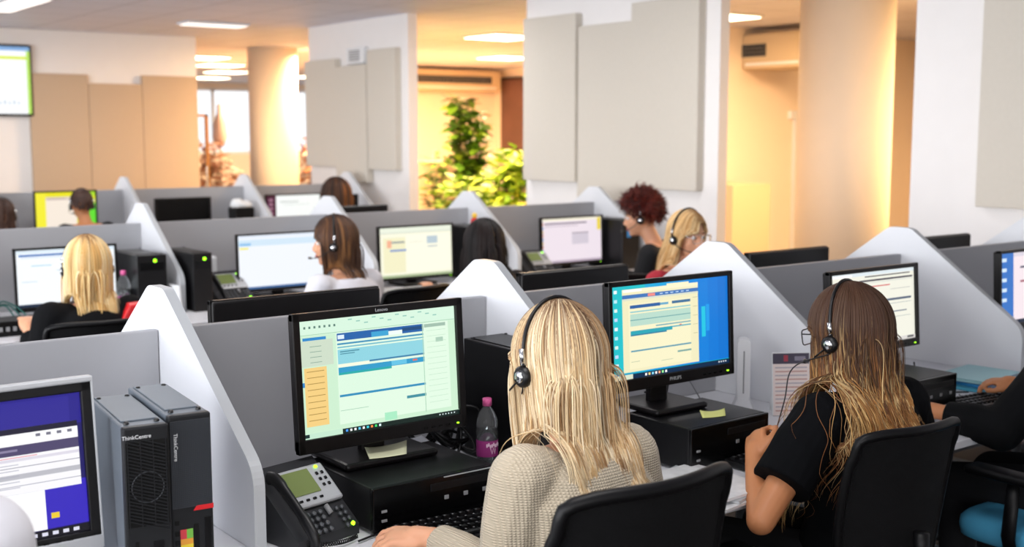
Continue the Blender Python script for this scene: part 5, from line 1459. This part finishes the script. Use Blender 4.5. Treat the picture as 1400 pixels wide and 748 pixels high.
# 9 blonde woman with glasses
person('blonde woman with glasses looking right, seen above the white screen', (4.215, 4.14, 1.135), R(-183), R(3), (4.18, 4.19, .965), (4.13, 4.25, .50), mat('red_top', 'A82030', .8),
       hair=dict(n=3200, len=.34, rad=.0017, thick=.018, cols=['E2BE88', 'D2A568', 'EFD6A6', 'BC8A50'], root='9A7044', rootspan=(0, .15), part=-.35, comb=(.7, -.9, .0), side=.05, drift=(.1, .7, 0), clumps=110, clump=.45, seed=20, ds=.014, grav=.7),
       byaw=R(-165), loose=.014, vox=.008, arms=None,
       hs=dict(label='black and silver call headset worn by the blonde woman with glasses', side=1, grow=.024, thin=1.2),
       gl=dict(label='rimmed silver glasses worn by the blonde woman looking right', fm=M_CHROME))
# 10 shaven person, farthest row
person('person with short dark hair in black before the yellow screen, farthest row', (2.92, 9.42, 1.08), R(0), R(2), (2.93, 9.35, .93), (2.93, 9.28, .48), M_JKT,
       hair=dict(n=1800, len=.02, rad=.003, thick=.004, cols=['4A3228', '3A2620'], root='3A2620', clumps=60, clump=.1, seed=22, ds=.004),
       vox=.013, skin=M_SKIN2, hs=dict(label='black headset on the short haired person before the yellow screen', side=-1, grow=.014, thin=1.3))
# 11 long brown hair, farthest row
person('person with long brown hair leaning over the desk, farthest row', (4.93, 9.0, 1.10), R(10), R(20), (4.91, 8.92, .95), (4.84, 8.82, .50), mat('brown_top', '2A2420', .85),
       hair=dict(n=2200, len=.42, rad=.003, thick=.05, cols=['4A2C1A', '2E1A10', '8A5428', '20120C'], root='20120C', comb=(.9, -.4, -.1), clumps=70, clump=.4, seed=24, ds=.018, grav=.8), vox=.013)
# 12 left edge, farthest row
person('person at the very left edge of the farthest row, dark hair', (2.22, 9.0, 1.045), R(0), R(4), (2.22, 8.93, .89), (2.22, 8.85, .47), mat('grey_top', '3A3A40', .85),
       hair=dict(n=900, len=.15, rad=.003, thick=.015, cols=['4A3024', '3A241A'], root='2A1A12', clumps=40, clump=.3, seed=26, ds=.015), vox=.014,
       hs=dict(label='black headset on the person at the left edge', side=1, grow=.02, thin=1.3))
# red and white hood lying on the far left blonde woman's back
bm = bmesh.new()
prism(bm, [(0, 0), (.17, .03), (.19, .10), (.05, .09)], 'y', 0, .10); recalc(bm)
o = remeshed('jacket_hood', bm, .01, M_RED, None, 3); o.location = (1.66, 4.94, .835); o.rotation_euler = (0, 0, -.2)
tag(o, 'bright red jacket collar lying behind the far left blonde woman', 'jacket')
# ------------------------------------------------------------------ light
w = bpy.data.worlds.new('World'); scn.world = w; w.use_nodes = True
bg = w.node_tree.nodes['Background']; bg.inputs['Color'].default_value = (0.93, 0.96, 1.0, 1); bg.inputs['Strength'].default_value = 1.2
def area(name, loc, target, sx, sy, power, col):
    l = bpy.data.lights.new(name, 'AREA'); l.shape = 'RECTANGLE'; l.size = sx; l.size_y = sy; l.energy = power; l.color = col
    o = bpy.data.objects.new(name, l); COL.objects.link(o); o.location = loc
    o.rotation_euler = (Vector(target) - Vector(loc)).to_track_quat('-Z', 'Y').to_euler()
    return o
# daylight from a window wall on the left and behind
area('window_light_left', (-4.5, 4.0, 1.7), (3, 5.0, 0.9), 9, 1.8, 520, (.95, .97, 1.0))
area('window_light_rear', (-1.0, -2.6, 1.9), (2.5, 3, 1.0), 6, 1.4, 110, (1.0, .98, .96))
# office ceiling panels
for (x, y) in ((1.2, 1.5), (1.6, 5.0), (4.2, 5.0), (2.6, 8.4), (4.8, 8.2), (3.2, 11.4)):
    area('office_ceiling_light', (x, y, CH - .06), (x, y, 0), 1.2, .5, 20, (1.0, .97, .95))
# warm hall
for (x, y, p) in ((8.1, 10.9, 60), (10.4, 13.9, 80), (8.5, 7.0, 20), (7.6, 14.3, 60), (8.4, 18.2, 90), (10.5, 21.5, 90), (9.5, 5.2, 36), (6.9, 11.8, 45), (8.7, 3.4, 60)):
    area('hall_ceiling_light', (x, y, CH - .08), (x, y, 0), .6, .6, p * 3.1, (1.0, .64, .34))
for (x, y, p) in ((8.3, 11.2, 80), (10.0, 14.5, 120), (7.6, 17.5, 120), (9.2, 6.6, 14)):  # added upward fill behind the desk rows, brightens the hall ceiling; no fixture here
    area('hall_ceiling_fill', (x, y, .35), (x, y, 3), 1.2, 1.2, p, (1.0, .46, .16))
area('hall_column_glow', (8.75, 4.9, 1.6), (7.6, 5.5, 1.5), .5, 2.0, 40, (1.0, .62, .25))

# ------------------------------------------------------------------ camera
cam = bpy.data.cameras.new('camera'); co = bpy.data.objects.new('camera', cam); COL.objects.link(co)
F = 1629.0; fp = math.hypot(F, 194)
pitch = math.atan(194 / F); yaw = math.atan(1240 / fp)
co.location = (0, 0, 1.65)
co.rotation_euler = (PI / 2 - pitch, 0, -yaw)
cam.sensor_width = 36; cam.lens = 36 * F / 1400
cam.clip_start = 0.05; cam.clip_end = 200
cam.dof.use_dof = True; cam.dof.focus_distance = 2.75; cam.dof.aperture_fstop = 3.6
scn.camera = co
scn.view_settings.view_transform = 'Standard'
scn.view_settings.look = 'None'
scn.view_settings.exposure = 0.12
scn.cycles.use_denoising = True
scn.cycles.max_bounces = 8
